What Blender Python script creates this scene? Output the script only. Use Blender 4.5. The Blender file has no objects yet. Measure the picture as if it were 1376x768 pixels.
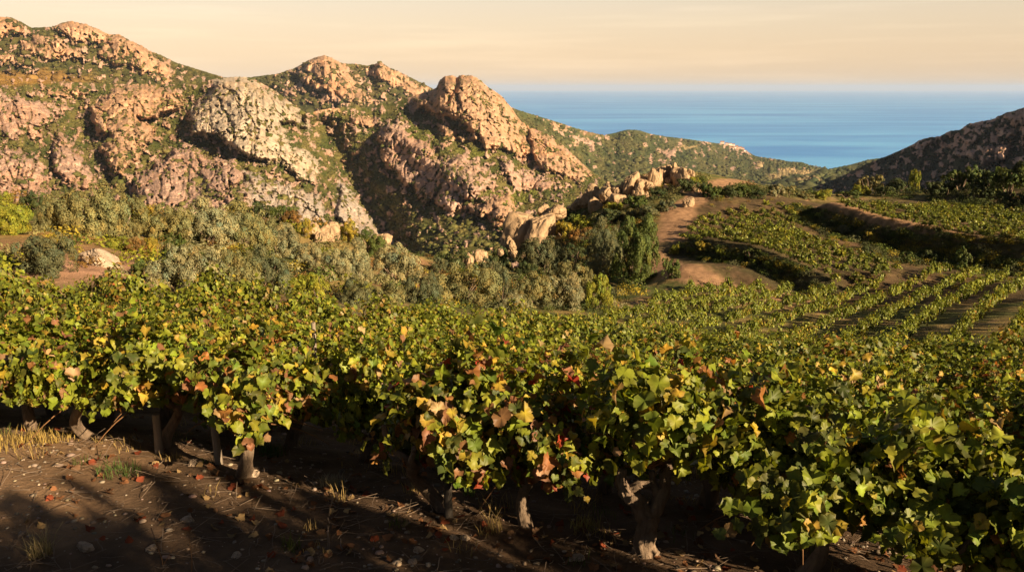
import bpy, math, random
import numpy as np

# ------------------------------------------------------------------ camera, world, sun, exposure
SC = bpy.context.scene
COL = SC.collection
PITCH = math.radians(13.96)
FPX = 28.0 * 1376 / 36.0
cam_d = bpy.data.cameras.new('camera')
cam = bpy.data.objects.new('camera', cam_d)
COL.objects.link(cam)
cam_d.lens = 28.0
cam_d.sensor_width = 36.0
cam_d.clip_start = 0.1
cam_d.clip_end = 200000
cam.location = (0, 0, 0)
cam.rotation_euler = (math.pi / 2 - PITCH, 0, 0)
SC.camera = cam

SUN_EL = math.radians(22.0)
SUN_AZ = (0.751, -0.661)              # horizontal direction towards the sun
sl = bpy.data.lights.new('sun', 'SUN')
sl.energy = 5.0
sl.color = (1.0, 0.74, 0.45)
sl.angle = math.radians(0.5)
sun = bpy.data.objects.new('sun', sl)
COL.objects.link(sun)
from mathutils import Vector
_n = math.hypot(*SUN_AZ)
SUN_DIR = Vector((SUN_AZ[0] / _n * math.cos(SUN_EL), SUN_AZ[1] / _n * math.cos(SUN_EL), math.sin(SUN_EL)))
sun.rotation_euler = SUN_DIR.to_track_quat('Z', 'Y').to_euler()
sun.location = SUN_DIR * 50

W = bpy.data.worlds.new('World')
SC.world = W
W.use_nodes = True
nt = W.node_tree
nt.nodes.clear()
wo = nt.nodes.new('ShaderNodeOutputWorld')
bg = nt.nodes.new('ShaderNodeBackground')
sky = nt.nodes.new('ShaderNodeTexSky')
sky.sky_type = 'NISHITA'
sky.sun_disc = False
sky.sun_elevation = SUN_EL
sky.sun_rotation = math.atan2(SUN_AZ[0], SUN_AZ[1])
sky.air_density = 1.0
sky.dust_density = 4.0
sky.ozone_density = 1.0
tc = nt.nodes.new('ShaderNodeTexCoord')
sep = nt.nodes.new('ShaderNodeSeparateXYZ')
nt.links.new(tc.outputs['Generated'], sep.inputs[0])
ramp = nt.nodes.new('ShaderNodeValToRGB')
nt.links.new(sep.outputs['Z'], ramp.inputs[0])
e = ramp.color_ramp.elements
# the evening air: peach at the horizon, cream above it, dusky blue high up
e[0].position = 0.0; e[0].color = (9.2, 6.6, 4.1, 1)
e[1].position = 0.04; e[1].color = (9.6, 7.1, 4.5, 1)
for p_, c_ in ((0.075, (9.2, 7.3, 5.0, 1)), (0.12, (8.2, 7.1, 5.5, 1)), (0.2, (3.6, 3.3, 2.9, 1)), (0.35, (1.5, 1.6, 1.9, 1)), (1.0, (0.5, 0.7, 1.15, 1))):
    k = e.new(p_); k.color = c_
mix = nt.nodes.new('ShaderNodeMixRGB')
mix.inputs[0].default_value = 0.88
nt.links.new(sky.outputs[0], mix.inputs[1])
# faint streaks of high cloud
mp = nt.nodes.new('ShaderNodeMapping'); mp.inputs['Scale'].default_value = (2.2, 2.2, 42)
nz = nt.nodes.new('ShaderNodeTexNoise'); nz.inputs['Scale'].default_value = 2.0; nz.inputs['Detail'].default_value = 5
nt.links.new(tc.outputs['Generated'], mp.inputs[0]); nt.links.new(mp.outputs[0], nz.inputs[0])
mr = nt.nodes.new('ShaderNodeMapRange'); mr.inputs[1].default_value = 0.5; mr.inputs[2].default_value = 0.75
mr.inputs[3].default_value = 0.985; mr.inputs[4].default_value = 1.08
nt.links.new(nz.outputs[0], mr.inputs[0])
mul = nt.nodes.new('ShaderNodeMixRGB'); mul.blend_type = 'MULTIPLY'; mul.inputs[0].default_value = 1
nt.links.new(ramp.outputs[0], mul.inputs[1]); nt.links.new(mr.outputs[0], mul.inputs[2])
lat = nt.nodes.new('ShaderNodeMapRange'); lat.inputs[1].default_value = -0.6; lat.inputs[2].default_value = 0.6; lat.inputs[3].default_value = 1.06; lat.inputs[4].default_value = 0.80
nt.links.new(sep.outputs['X'], lat.inputs[0])
mu2 = nt.nodes.new('ShaderNodeMixRGB'); mu2.blend_type = 'MULTIPLY'; mu2.inputs[0].default_value = 1
nt.links.new(mul.outputs[0], mu2.inputs[1]); nt.links.new(lat.outputs[0], mu2.inputs[2])
# the glow is over the sea ahead; the sky behind is duller
bk_ = nt.nodes.new('ShaderNodeMapRange'); bk_.inputs[1].default_value = -0.6; bk_.inputs[2].default_value = 0.5; bk_.inputs[3].default_value = 0.28; bk_.inputs[4].default_value = 1.0
nt.links.new(sep.outputs['Y'], bk_.inputs[0])
mu3 = nt.nodes.new('ShaderNodeMixRGB'); mu3.blend_type = 'MULTIPLY'; mu3.inputs[0].default_value = 1
nt.links.new(mu2.outputs[0], mu3.inputs[1]); nt.links.new(bk_.outputs[0], mu3.inputs[2])
nt.links.new(mu3.outputs[0], mix.inputs[2])
nt.links.new(mix.outputs[0], bg.inputs[0])
bg.inputs[1].default_value = 0.0465
nt.links.new(bg.outputs[0], wo.inputs[0])

SC.view_settings.view_transform = 'Standard'
SC.view_settings.look = 'None'
SC.view_settings.exposure = 1.42
SC.view_settings.gamma = 1.0
SC.view_settings.use_curve_mapping = False
SC.render.engine = 'CYCLES'
cy = SC.cycles
cy.max_bounces = 6; cy.diffuse_bounces = 3; cy.glossy_bounces = 2; cy.transmission_bounces = 4
cy.transparent_max_bounces = 6; cy.volume_bounces = 1
cy.use_denoising = True
cy.caustics_reflective = False; cy.caustics_refractive = False
cy.sample_clamp_indirect = 4.0

# ------------------------------------------------------------------ numeric helpers
cP, sP = math.cos(PITCH), math.sin(PITCH)

def ray(u, v):
    u = np.asarray(u, float); v = np.asarray(v, float)
    a = (u - 688) / FPX; b = (384 - v) / FPX
    return a, cP + b * sP, -sP + b * cP

def P(u, v, D):
    """the point of the place that stands D metres ahead and is seen in that direction"""
    x, y, z = ray(u, v)
    t = D / y
    return np.stack([x * t, np.asarray(D) * np.ones_like(t), z * t], -1)

def _hash(ix, iy, iz, seed):
    h = (ix.astype(np.int64) * 374761393 + iy.astype(np.int64) * 668265263 + iz.astype(np.int64) * 2147483647 + seed * 974634777) & 0xFFFFFFFF
    h = ((h ^ (h >> 13)) * 1274126177) & 0xFFFFFFFF
    h = ((h ^ (h >> 16)) * 2246822519) & 0xFFFFFFFF
    return (h ^ (h >> 15)) & 0xFFFFFFFF

def noise3(p, seed=0):
    """value-gradient noise in about -1..1"""
    f = np.floor(p); d = p - f; i = f.astype(np.int64)
    w = d * d * d * (d * (d * 6 - 15) + 10)
    out = np.zeros(p.shape[:-1])
    for cx in (0, 1):
        for cyy in (0, 1):
            for cz in (0, 1):
                h = _hash(i[..., 0] + cx, i[..., 1] + cyy, i[..., 2] + cz, seed)
                gx = (h & 1023) / 511.5 - 1; gy = ((h >> 10) & 1023) / 511.5 - 1; gz = ((h >> 20) & 1023) / 511.5 - 1
                dot = gx * (d[..., 0] - cx) + gy * (d[..., 1] - cyy) + gz * (d[..., 2] - cz)
                ww = (w[..., 0] if cx else 1 - w[..., 0]) * (w[..., 1] if cyy else 1 - w[..., 1]) * (w[..., 2] if cz else 1 - w[..., 2])
                out += dot * ww
    return out * 1.5

def fbm(p, octv=5, seed=0, gain=0.5, lac=2.03, ridged=False):
    a = 1.0; s = 0; tot = 0
    q = np.array(p, float)
    for o in range(octv):
        n = noise3(q, seed + o * 17)
        s = s + a * ((1 - 2 * np.abs(n)) if ridged else n)
        tot += a; a *= gain; q = q * lac + 11.3
    return s / tot

def worley(p, seed=0):
    f = np.floor(p).astype(np.int64)
    f1 = np.full(p.shape[:-1], 9.0); f2 = f1.copy(); idv = np.zeros(p.shape[:-1])
    for dx in (-1, 0, 1):
        for dy in (-1, 0, 1):
            for dz in (-1, 0, 1):
                c = f + np.array([dx, dy, dz])
                h = _hash(c[..., 0], c[..., 1], c[..., 2], seed)
                px = c[..., 0] + (h & 1023) / 1023.0; py = c[..., 1] + ((h >> 10) & 1023) / 1023.0; pz = c[..., 2] + ((h >> 20) & 1023) / 1023.0
                d = np.sqrt((px - p[..., 0]) ** 2 + (py - p[..., 1]) ** 2 + (pz - p[..., 2]) ** 2)
                near = d < f1
                f2 = np.where(near, f1, np.minimum(f2, d)); idv = np.where(near, (h & 4095) / 4095.0, idv); f1 = np.where(near, d, f1)
    return f1, f2, idv

def sstep(a, b, x):
    t = np.clip((x - a) / (b - a), 0, 1)
    return t * t * (3 - 2 * t)

def seg_dist(px, py, line):
    """distance to a polyline, signed side (left of its direction is +), position along 0..1"""
    best = np.full(np.shape(px), 1e9); side = np.zeros(np.shape(px)); along = np.zeros(np.shape(px))
    n = len(line) - 1
    for k in range(n):
        (ax, ay), (bx, by) = line[k][:2], line[k + 1][:2]
        ex, ey = bx - ax, by - ay
        t = np.clip(((px - ax) * ex + (py - ay) * ey) / (ex * ex + ey * ey), 0, 1)
        qx, qy = px - ax - t * ex, py - ay - t * ey
        d = np.hypot(qx, qy)
        m = d < best
        best = np.where(m, d, best); side = np.where(m, np.sign(ex * (py - ay) - ey * (px - ax)), side); along = np.where(m, (k + t) / n, along)
    return best, side, along

def poly_sdf(px, py, poly):
    """signed distance to a polygon, positive inside"""
    best = np.full(px.shape, 1e9); ins = np.zeros(px.shape, bool)
    n = len(poly)
    for k in range(n):
        ax, ay = poly[k]; bx, by = poly[(k + 1) % n]
        ex, ey = bx - ax, by - ay
        t = np.clip(((px - ax) * ex + (py - ay) * ey) / (ex * ex + ey * ey + 1e-9), 0, 1)
        best = np.minimum(best, np.hypot(px - ax - t * ex, py - ay - t * ey))
        if ay != by:
            c = ((ay > py) != (by > py)) & (px < (bx - ax) * (py - ay) / (by - ay) + ax)
            ins ^= c
    return np.where(ins, best, -best)

# ------------------------------------------------------------------ mesh helpers
def mesh_from(name, V, faces, col=None, smooth=False):
    """faces: list of integer arrays (n,k)"""
    me = bpy.data.meshes.new(name)
    V = np.ascontiguousarray(V, np.float32)
    me.vertices.add(len(V)); me.vertices.foreach_set('co', V.ravel())
    loops = np.concatenate([np.asarray(f, np.int32).ravel() for f in faces])
    sizes = np.concatenate([np.full(len(f), np.asarray(f).shape[1], np.int32) for f in faces])
    starts = np.concatenate([[0], np.cumsum(sizes)[:-1]]).astype(np.int32)
    me.loops.add(len(loops)); me.loops.foreach_set('vertex_index', loops)
    me.polygons.add(len(sizes)); me.polygons.foreach_set('loop_start', starts)
    try:
        me.polygons.foreach_set('loop_total', sizes)
    except Exception:
        pass
    me.update(calc_edges=True)
    if smooth:
        me.polygons.foreach_set('use_smooth', np.ones(len(sizes), bool))
    if col is not None:
        c4 = np.ones((len(V), 4), np.float32); c4[:, :3] = col
        at = me.color_attributes.new('tone', 'FLOAT_COLOR', 'POINT')
        at.data.foreach_set('color', c4.ravel())
    me.validate()
    return me

def link(name, me, mat=None, parent=None):
    o = bpy.data.objects.new(name, me)
    COL.objects.link(o)
    if mat is not None and me is not None and len(me.materials) == 0:
        me.materials.append(mat)
    if parent is not None:
        o.parent = parent
    return o

def tag(o, label=None, cat=None, group=None, kind=None):
    if label: o['label'] = label
    if cat: o['category'] = cat
    if group: o['group'] = group
    if kind: o['kind'] = kind
    return o

def grid_faces(nr, nc):
    i = np.arange(nr * nc).reshape(nr, nc)
    return np.stack([i[:-1, :-1], i[:-1, 1:], i[1:, 1:], i[1:, :-1]], -1).reshape(-1, 4)

class Acc:
    def __init__(s):
        s.V = []; s.F = {}; s.C = []; s.n = 0
    def add(s, V, F, C=None):
        V = np.asarray(V, float).reshape(-1, 3); F = np.asarray(F)
        s.F.setdefault(F.shape[1], []).append(F + s.n)
        s.V.append(V); s.n += len(V)
        s.C.append(np.broadcast_to(np.asarray((1, 1, 1) if C is None else C, float), (len(V), 3)))
    def mesh(s, name, smooth=False):
        return mesh_from(name, np.concatenate(s.V), [np.concatenate(f) for f in s.F.values()], np.concatenate(s.C), smooth)

def tube(acc, path, rad, nseg=8, bump=0.0, seed=0, col=None, cap=True):
    path = np.asarray(path, float); rad = np.asarray(rad, float)
    n = len(path)
    T = np.gradient(path, axis=0); T /= np.linalg.norm(T, axis=1)[:, None] + 1e-9
    ref = np.array([1.0, 0.15, 0.1])
    A = np.cross(T, ref); A /= np.linalg.norm(A, axis=1)[:, None] + 1e-9
    B = np.cross(T, A)
    th = np.linspace(0, 2 * np.pi, nseg, endpoint=False)
    R = rad[:, None] * np.ones(nseg)
    if bump:
        rs = np.random.default_rng(seed)
        s_ = np.linspace(0, n * 0.13, n)[:, None]
        q = np.stack([np.cos(th)[None] * 1.6 + 0 * s_, np.sin(th)[None] * 1.6 + 0 * s_, s_ * 1.5 + 0 * th[None]], -1) + rs.uniform(0, 50, 3)
        q2 = q * np.array([2.6, 2.6, 1.0])
        R = R * (1 + bump * noise3(q, seed) + bump * 0.8 * noise3(q2, seed + 5) + (bump * 0.9 * (0.5 - np.abs(noise3(q * np.array([4.5, 4.5, 0.7]) + 9, seed + 6))) if nseg > 16 else 0))
    V = path[:, None] + R[..., None] * (np.cos(th)[None, :, None] * A[:, None] + np.sin(th)[None, :, None] * B[:, None])
    i = np.arange(n * nseg).reshape(n, nseg); j = np.roll(i, -1, 1)
    F = np.stack([i[:-1], j[:-1], j[1:], i[1:]], -1).reshape(-1, 4)
    V = V.reshape(-1, 3)
    acc.add(V, F, col)
    if cap:
        k = len(V); tip = path[-1] + T[-1] * rad[-1] * 0.4
        V2 = np.concatenate([V[-nseg:], tip[None]])
        a = np.arange(nseg)
        acc.add(V2, np.stack([a, np.roll(a, -1), np.full(nseg, nseg)], -1), col)

# ------------------------------------------------------------------ materials
def mat_nodes(name):
    m = bpy.data.materials.new(name); m.use_nodes = True
    n = m.node_tree.nodes; n.clear()
    out = n.new('ShaderNodeOutputMaterial')
    return m, n, m.node_tree.links, out

def surface_mat(name, base=None, rough=0.85, var=0.35, scale=3.0, bump=0.3, bscale=8.0, bdist=0.05, stretch=(1, 1, 1), spec=0.2, voro=0.0, tint=None):
    """colour from the mesh's own tone attribute (or a base colour) with procedural mottling and bump"""
    m, n, l, out = mat_nodes(name)
    b = n.new('ShaderNodeBsdfPrincipled'); b.inputs['Roughness'].default_value = rough
    b.inputs['Specular IOR Level'].default_value = spec
    t = n.new('ShaderNodeTexCoord'); mp = n.new('ShaderNodeMapping'); mp.inputs['Scale'].default_value = stretch
    l.new(t.outputs['Object'], mp.inputs[0])
    nz = n.new('ShaderNodeTexNoise'); nz.inputs['Scale'].default_value = scale; nz.inputs['Detail'].default_value = 8; nz.inputs['Roughness'].default_value = 0.65
    l.new(mp.outputs[0], nz.inputs[0])
    r = n.new('ShaderNodeMapRange'); r.inputs[1].default_value = 0.3; r.inputs[2].default_value = 0.7
    r.inputs[3].default_value = 1 - var; r.inputs[4].default_value = 1 + var
    l.new(nz.outputs[0], r.inputs[0])
    mx = n.new('ShaderNodeMixRGB'); mx.blend_type = 'MULTIPLY'; mx.inputs[0].default_value = 1
    if base is None:
        a = n.new('ShaderNodeAttribute'); a.attribute_name = 'tone'; l.new(a.outputs['Color'], mx.inputs[1])
    else:
        mx.inputs[1].default_value = (*base, 1)
    l.new(r.outputs[0], mx.inputs[2])
    l.new(mx.outputs[0], b.inputs['Base Color'])
    if bump:
        n2 = n.new('ShaderNodeTexNoise'); n2.inputs['Scale'].default_value = bscale; n2.inputs['Detail'].default_value = 9; n2.inputs['Roughness'].default_value = 0.7
        l.new(mp.outputs[0], n2.inputs[0])
        h = n2.outputs[0]
        if voro:
            vo = n.new('ShaderNodeTexVoronoi'); vo.feature = 'DISTANCE_TO_EDGE'; vo.inputs['Scale'].default_value = voro
            l.new(mp.outputs[0], vo.inputs[0])
            rr = n.new('ShaderNodeMapRange'); rr.inputs[2].default_value = 0.12; l.new(vo.outputs[0], rr.inputs[0])
            ad = n.new('ShaderNodeMath'); l.new(h, ad.inputs[0]); l.new(rr.outputs[0], ad.inputs[1]); h = ad.outputs[0]
        bp = n.new('ShaderNodeBump'); bp.inputs['Strength'].default_value = bump; bp.inputs['Distance'].default_value = bdist
        l.new(h, bp.inputs['Height']); l.new(bp.outputs[0], b.inputs['Normal'])
    l.new(b.outputs[0], out.inputs[0])
    return m

def leaf_mat(name, tint=(1, 1, 1), trans=0.35, rough=0.5, spec=0.3, mott=14.0):
    m, n, l, out = mat_nodes(name)
    a = n.new('ShaderNodeAttribute'); a.attribute_name = 'tone'
    t = n.new('ShaderNodeTexCoord')
    nz = n.new('ShaderNodeTexNoise'); nz.inputs['Scale'].default_value = mott; nz.inputs['Detail'].default_value = 4
    l.new(t.outputs['Object'], nz.inputs[0])
    r = n.new('ShaderNodeMapRange'); r.inputs[1].default_value = 0.3; r.inputs[2].default_value = 0.7; r.inputs[3].default_value = 0.7; r.inputs[4].default_value = 1.3
    l.new(nz.outputs[0], r.inputs[0])
    mx = n.new('ShaderNodeMixRGB'); mx.blend_type = 'MULTIPLY'; mx.inputs[0].default_value = 1
    l.new(a.outputs['Color'], mx.inputs[1]); l.new(r.outputs[0], mx.inputs[2])
    m2 = n.new('ShaderNodeMixRGB'); m2.blend_type = 'MULTIPLY'; m2.inputs[0].default_value = 1; m2.inputs[2].default_value = (*tint, 1)
    l.new(mx.outputs[0], m2.inputs[1])
    b = n.new('ShaderNodeBsdfPrincipled'); b.inputs['Roughness'].default_value = rough; b.inputs['Specular IOR Level'].default_value = spec
    l.new(m2.outputs[0], b.inputs['Base Color'])
    tr = n.new('ShaderNodeBsdfTranslucent')
    m3 = n.new('ShaderNodeMixRGB'); m3.blend_type = 'MULTIPLY'; m3.inputs[0].default_value = 1; m3.inputs[2].default_value = (1.25, 1.15, 0.5, 1)
    l.new(m2.outputs[0], m3.inputs[1]); l.new(m3.outputs[0], tr.inputs[0])
    s = n.new('ShaderNodeMixShader'); s.inputs[0].default_value = trans
    l.new(b.outputs[0], s.inputs[1]); l.new(tr.outputs[0], s.inputs[2]); l.new(s.outputs[0], out.inputs[0])
    return m

M = {}
M['soil'] = surface_mat('soil', rough=0.95, var=0.45, scale=2.2, bump=0.8, bscale=14, bdist=0.06, spec=0.1)
M['mountain'] = surface_mat('mountainside', rough=0.95, var=0.28, scale=0.12, bump=0.9, bscale=0.22, bdist=3.0, spec=0.05)
M['hill'] = surface_mat('wooded_hillside', rough=0.95, var=0.45, scale=0.06, bump=1.0, bscale=0.08, bdist=6.0, spec=0.05)
M['granite'] = surface_mat('granite', base=(0.36, 0.255, 0.16), rough=0.9, var=0.4, scale=1.6, bump=0.7, bscale=5, bdist=0.12, spec=0.15, voro=0.9)
M['pale_granite'] = surface_mat('pale_granite', base=(0.46, 0.36, 0.27), rough=0.9, var=0.35, scale=1.8, bump=0.7, bscale=5, bdist=0.12, spec=0.15, voro=0.8)
M['pebble'] = surface_mat('pebble', rough=0.9, var=0.3, scale=20, bump=0.3, bscale=60, bdist=0.01)
M['bark'] = surface_mat('bark', base=(0.185, 0.138, 0.10), rough=0.95, var=0.5, scale=14, bump=1.0, bscale=26, bdist=0.03, stretch=(1, 1, 0.22), spec=0.1)
M['cane'] = surface_mat('cane', base=(0.16, 0.085, 0.04), rough=0.8, var=0.3, scale=20, bump=0.2, bscale=50, bdist=0.005)
M['twig'] = surface_mat('twig', base=(0.16, 0.12, 0.09), rough=0.9, var=0.4, scale=10, bump=0)
M['stake'] = surface_mat('stake', base=(0.24, 0.20, 0.16), rough=0.9, var=0.4, scale=9, bump=0.6, bscale=22, bdist=0.02, stretch=(1, 1, 0.12))
M['scrub'] = leaf_mat('scrub_leaf', trans=0.12, rough=0.8, spec=0.1, mott=0.8)
M['vine_leaf'] = leaf_mat('vine_leaf', trans=0.36)
M['vine_far'] = leaf_mat('vine_leaf_far', trans=0.3, mott=3.0)
M['bush'] = leaf_mat('bush_leaf', trans=0.22, rough=0.6, spec=0.25, mott=2.0)
M['litter'] = leaf_mat('fallen_leaf', trans=0.1, rough=0.8, spec=0.1)
M['grass'] = leaf_mat('dry_grass', trans=0.25, rough=0.8, spec=0.1)

# ------------------------------------------------------------------ the near ground: heights from sighted points
def Zr(v):
    x, y, z = ray(688, v)
    return float(z / y)

_sight = [  # (u, v, distance ahead, height of the plants above the ground seen there)
    (0, 365, 15, 1.0), (250, 370, 15, 1.0), (450, 395, 17, 1.0), (640, 412, 20, 1.0), (400, 450, 9.5, 1.0), (688, 500, 9, 1.0),
    (100, 450, 9.0, 1.0), (1000, 510, 8.5, 1.0), (1300, 520, 7.5, 1.0), (880, 400, 29, 0.9), (1100, 440, 25, 0.9), (1376, 430, 22, 0.9),
    (1100, 375, 40, 0.9), (1310, 350, 47, 0), (960, 355, 44, 0), (900, 340, 46, 0), (1130, 290, 62, 0), (1300, 262, 75, 0.8), (1100, 268, 78, 0.8),
    (930, 300, 60, 0), (910, 232, 92, 0), (840, 247, 88, 0), (770, 278, 80, 0), (720, 320, 70, 0), (640, 370, 55, 0), (620, 405, 30, 0),
    (750, 414, 33, 0), (820, 414, 33, 0), (850, 377, 48, 0), (880, 380, 46, 0), (800, 300, 68, 0), (860, 290, 66, 0),
    (1376, 232, 90, 0), (1300, 252, 86, 0), (1150, 260, 88, 0), (1060, 263, 92, 0), (990, 258, 94, 0), (950, 252, 93, 0), (972, 256, 95, 0), (1020, 260, 94, 0), (934, 244, 93, 0), (1600, 235, 85, 0), (1700, 420, 20, 0),
    (1560, 330, 48, 0),
    (0, 345, 18, 0), (100, 322, 24, 0), (150, 364, 16.5, 0), (0, 292, 32, 0), (100, 270, 42, 0), (250, 290, 40, 0), (300, 380, 20, 0),
    (430, 292, 45, 0), (400, 390, 24, 0), (460, 375, 30, 0), (520, 330, 45, 0), (480, 312, 48, 0), (560, 388, 38, 0), (-300, 330, 20, 0), (-300, 275, 40, 0),
]
_pts = []
for u, v, D, h in _sight:
    p = P(u, v, D); _pts.append((p[0], p[1], p[2] - h))
_pts += [(-8, -12, -2.4), (8, -12, -2.2), (0, -5, -2.55), (0, 0, -2.6), (-6, 2, -2.55), (6, 0, -2.45), (-3.8, 5.8, -2.6), (1.55, 3.85, -2.6), (0, 4.6, -2.62), (4, 3.0, -2.6),
         (-9, 7.5, -2.65), (-60, -40, 0), (60, -40, -1), (-40, 20, -2.5), (60, 10, -1.0),
         (-20, 75, -26), (-5, 95, -38), (-50, 75, -14), (-95, 60, -4), (10, 130, -46), (45, 130, -30), (90, 130, -18), (130, 100, -8), (-60, 130, -45), (30, 160, -60), (120, 160, -45), (-120, 150, -40),
         (-5, 62, -20), (0, 75, -24), (12, 110, -30)]
_pts = np.array(_pts)
_d = np.hypot(_pts[:, None, 0] - _pts[None, :, 0], _pts[:, None, 1] - _pts[None, :, 1])
_nn = len(_pts)
_A = np.zeros((_nn + 3, _nn + 3)); _A[:_nn, :_nn] = _d + 0.02 * np.eye(_nn) * -1
_A[:_nn, _nn:] = np.c_[np.ones(_nn), _pts[:, :2]]; _A[_nn:, :_nn] = _A[:_nn, _nn:].T
_w = np.linalg.solve(_A, np.r_[_pts[:, 2], 0, 0, 0])

def base_z(x, y):
    x = np.asarray(x, float); y = np.asarray(y, float)
    sh = x.shape; x = x.ravel(); y = y.ravel()
    out = _w[_nn] + _w[_nn + 1] * x + _w[_nn + 2] * y
    for k in range(_nn):
        out = out + _w[k] * np.sqrt((x - _pts[k, 0]) ** 2 + (y - _pts[k, 1]) ** 2 + 1.5)
    return out.reshape(sh)

def line_uvd(pts):
    return [tuple(P(u, v, D)[:2]) for u, v, D in pts]

# terrace edges, running from the far left end to the near right end (the higher ground lies on their left)
EDGE_UP = line_uvd([(1085, 283, 66), (1115, 289, 62), (1180, 309, 56), (1280, 334, 50), (1376, 352, 46), (1500, 370, 43)])
EDGE_MID = line_uvd([(915, 322, 55), (960, 328, 51), (1010, 338, 48), (1060, 358, 44), (1120, 372, 40)])
TRACK = line_uvd([(1000, 268, 84), (960, 276, 76), (915, 292, 66), (890, 318, 54), (905, 345, 46), (960, 362, 42), (1020, 374, 39), (1090, 380, 37.5)])
TERRACE_STEPS = ((EDGE_UP, 0.85, 0.4), (EDGE_MID, 0.5, 0.3))

def ground_z(x, y):
    x = np.asarray(x, float); y = np.asarray(y, float)
    z = base_z(x, y)
    for line, amp, wd in TERRACE_STEPS:
        d, s, a = seg_dist(x, y, line)
        sd = d * s
        fade = sstep(0.0, 0.12, a) * (1 if line is EDGE_UP else sstep(1.0, 0.88, a))
        z = z + fade * amp * np.tanh(sd / wd) * np.exp(-(d / 9.0) ** 2)
    p = np.stack([x * 0.25, y * 0.25, 0 * x], -1)
    far = sstep(12, 45, np.hypot(x, y))
    z = z + (0.06 + 0.16 * far) * fbm(p, 4, 3)
    return z

def G(u, v, h=0.0, dmax=118.0):
    """where the line of sight (u, v) meets the ground (plus h)"""
    ds = np.concatenate([np.linspace(2, 20, 200), np.linspace(20.1, dmax, 700)])
    p = P(np.full(ds.shape, u), np.full(ds.shape, v), ds)
    g = ground_z(p[:, 0], p[:, 1]) + h
    below = np.nonzero(p[:, 2] < g)[0]
    if len(below) == 0:
        return None
    k = below[0]
    return np.array([p[k, 0], p[k, 1], g[k] - h])

# --- the sheet itself
def spaced(a, b, n, c, s):
    """n positions from a to b, packed closely round c"""
    ta, tb = math.asinh((a - c) / s), math.asinh((b - c) / s)
    return c + s * np.sinh(np.linspace(ta, tb, n))

gx = spaced(-150, 160, 520, 0, 5.5)
gy = spaced(-60, 170, 620, 5.0, 6.0)
X, Y = np.meshgrid(gx, gy)
Zg = ground_z(X, Y)
near = np.exp(-((np.hypot(X, Y - 3)) / 9.0) ** 2)
pp = np.stack([X, Y, 0 * X], -1)
clod = fbm(pp * 5.0, 4, 21)
Zg = Zg + near * (0.030 * clod + 0.06 * fbm(pp * 1.1, 3, 22) + 0.028 * np.maximum(0, fbm(pp * 9, 2, 23)))
Zg = Zg + sstep(20, 40, Y) * 0.10 * fbm(pp * 1.4, 4, 24)
# colours of the bare ground
soil = np.array([0.150, 0.105, 0.070]); earth = np.array([0.33, 0.20, 0.115]); dryg = np.array([0.26, 0.19, 0.075]); herb = np.array([0.085, 0.095, 0.03]); rust = np.array([0.24, 0.12, 0.05])
n1 = fbm(pp * 0.35, 5, 31); n2 = fbm(pp * 0.12, 4, 32); n3 = fbm(pp * 2.2, 4, 33)
Cg = soil * (1 + 0.5 * n3[..., None]) + 0 * pp
fieldness = np.exp(-(np.hypot(X - 2, Y - 8) / 16) ** 4)
wild = 1 - fieldness
wc = herb + (dryg - herb) * sstep(-0.1, 0.25, n1)[..., None]
wc = wc + (rust - wc) * (0.7 * sstep(0.1, 0.4, n2))[..., None]
wc = wc + (earth - wc) * (0.8 * sstep(0.12, 0.3, n3 * 0.7 + n2 * 0.5))[..., None]
Cg = Cg + (wc - Cg) * wild[..., None]
terr = sstep(9, 13, X) * sstep(26, 34, Y) * sstep(84, 76, Y)
n4 = fbm(pp * 5.5, 3, 36)
tcol = earth * np.array([0.38, 0.40, 0.42]) * (0.70 + 0.45 * n3[..., None] + 0.3 * n1[..., None] + 0.35 * n4[..., None])
tcol = tcol + (dryg * 0.45 - tcol) * (0.75 * sstep(0.05, 0.3, n4 * 0.6 + n1))[..., None]
dK, sK, _ = seg_dist(X, Y, TRACK)
terr = terr * sstep(-1.5, 1.5, dK * sK)
Cg = Cg + (tcol - Cg) * (0.85 * terr)[..., None]
dT, _, _ = seg_dist(X, Y, TRACK)
tk = sstep(1.6, 0.9, dT + 0.9 * n3)
Cg = Cg + (earth * 0.95 * (1 + 0.25 * n3[..., None]) - Cg) * tk[..., None]
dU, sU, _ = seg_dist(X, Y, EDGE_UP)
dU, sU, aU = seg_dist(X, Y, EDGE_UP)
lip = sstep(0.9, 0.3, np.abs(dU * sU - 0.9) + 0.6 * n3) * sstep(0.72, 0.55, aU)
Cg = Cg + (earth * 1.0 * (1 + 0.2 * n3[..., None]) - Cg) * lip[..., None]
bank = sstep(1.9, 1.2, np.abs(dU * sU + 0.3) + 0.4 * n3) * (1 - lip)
Cg = Cg + (np.array([0.075, 0.065, 0.03]) - Cg) * (0.9 * bank)[..., None]  # dark plant cover on the bank face, its colour doubling as shade
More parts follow.
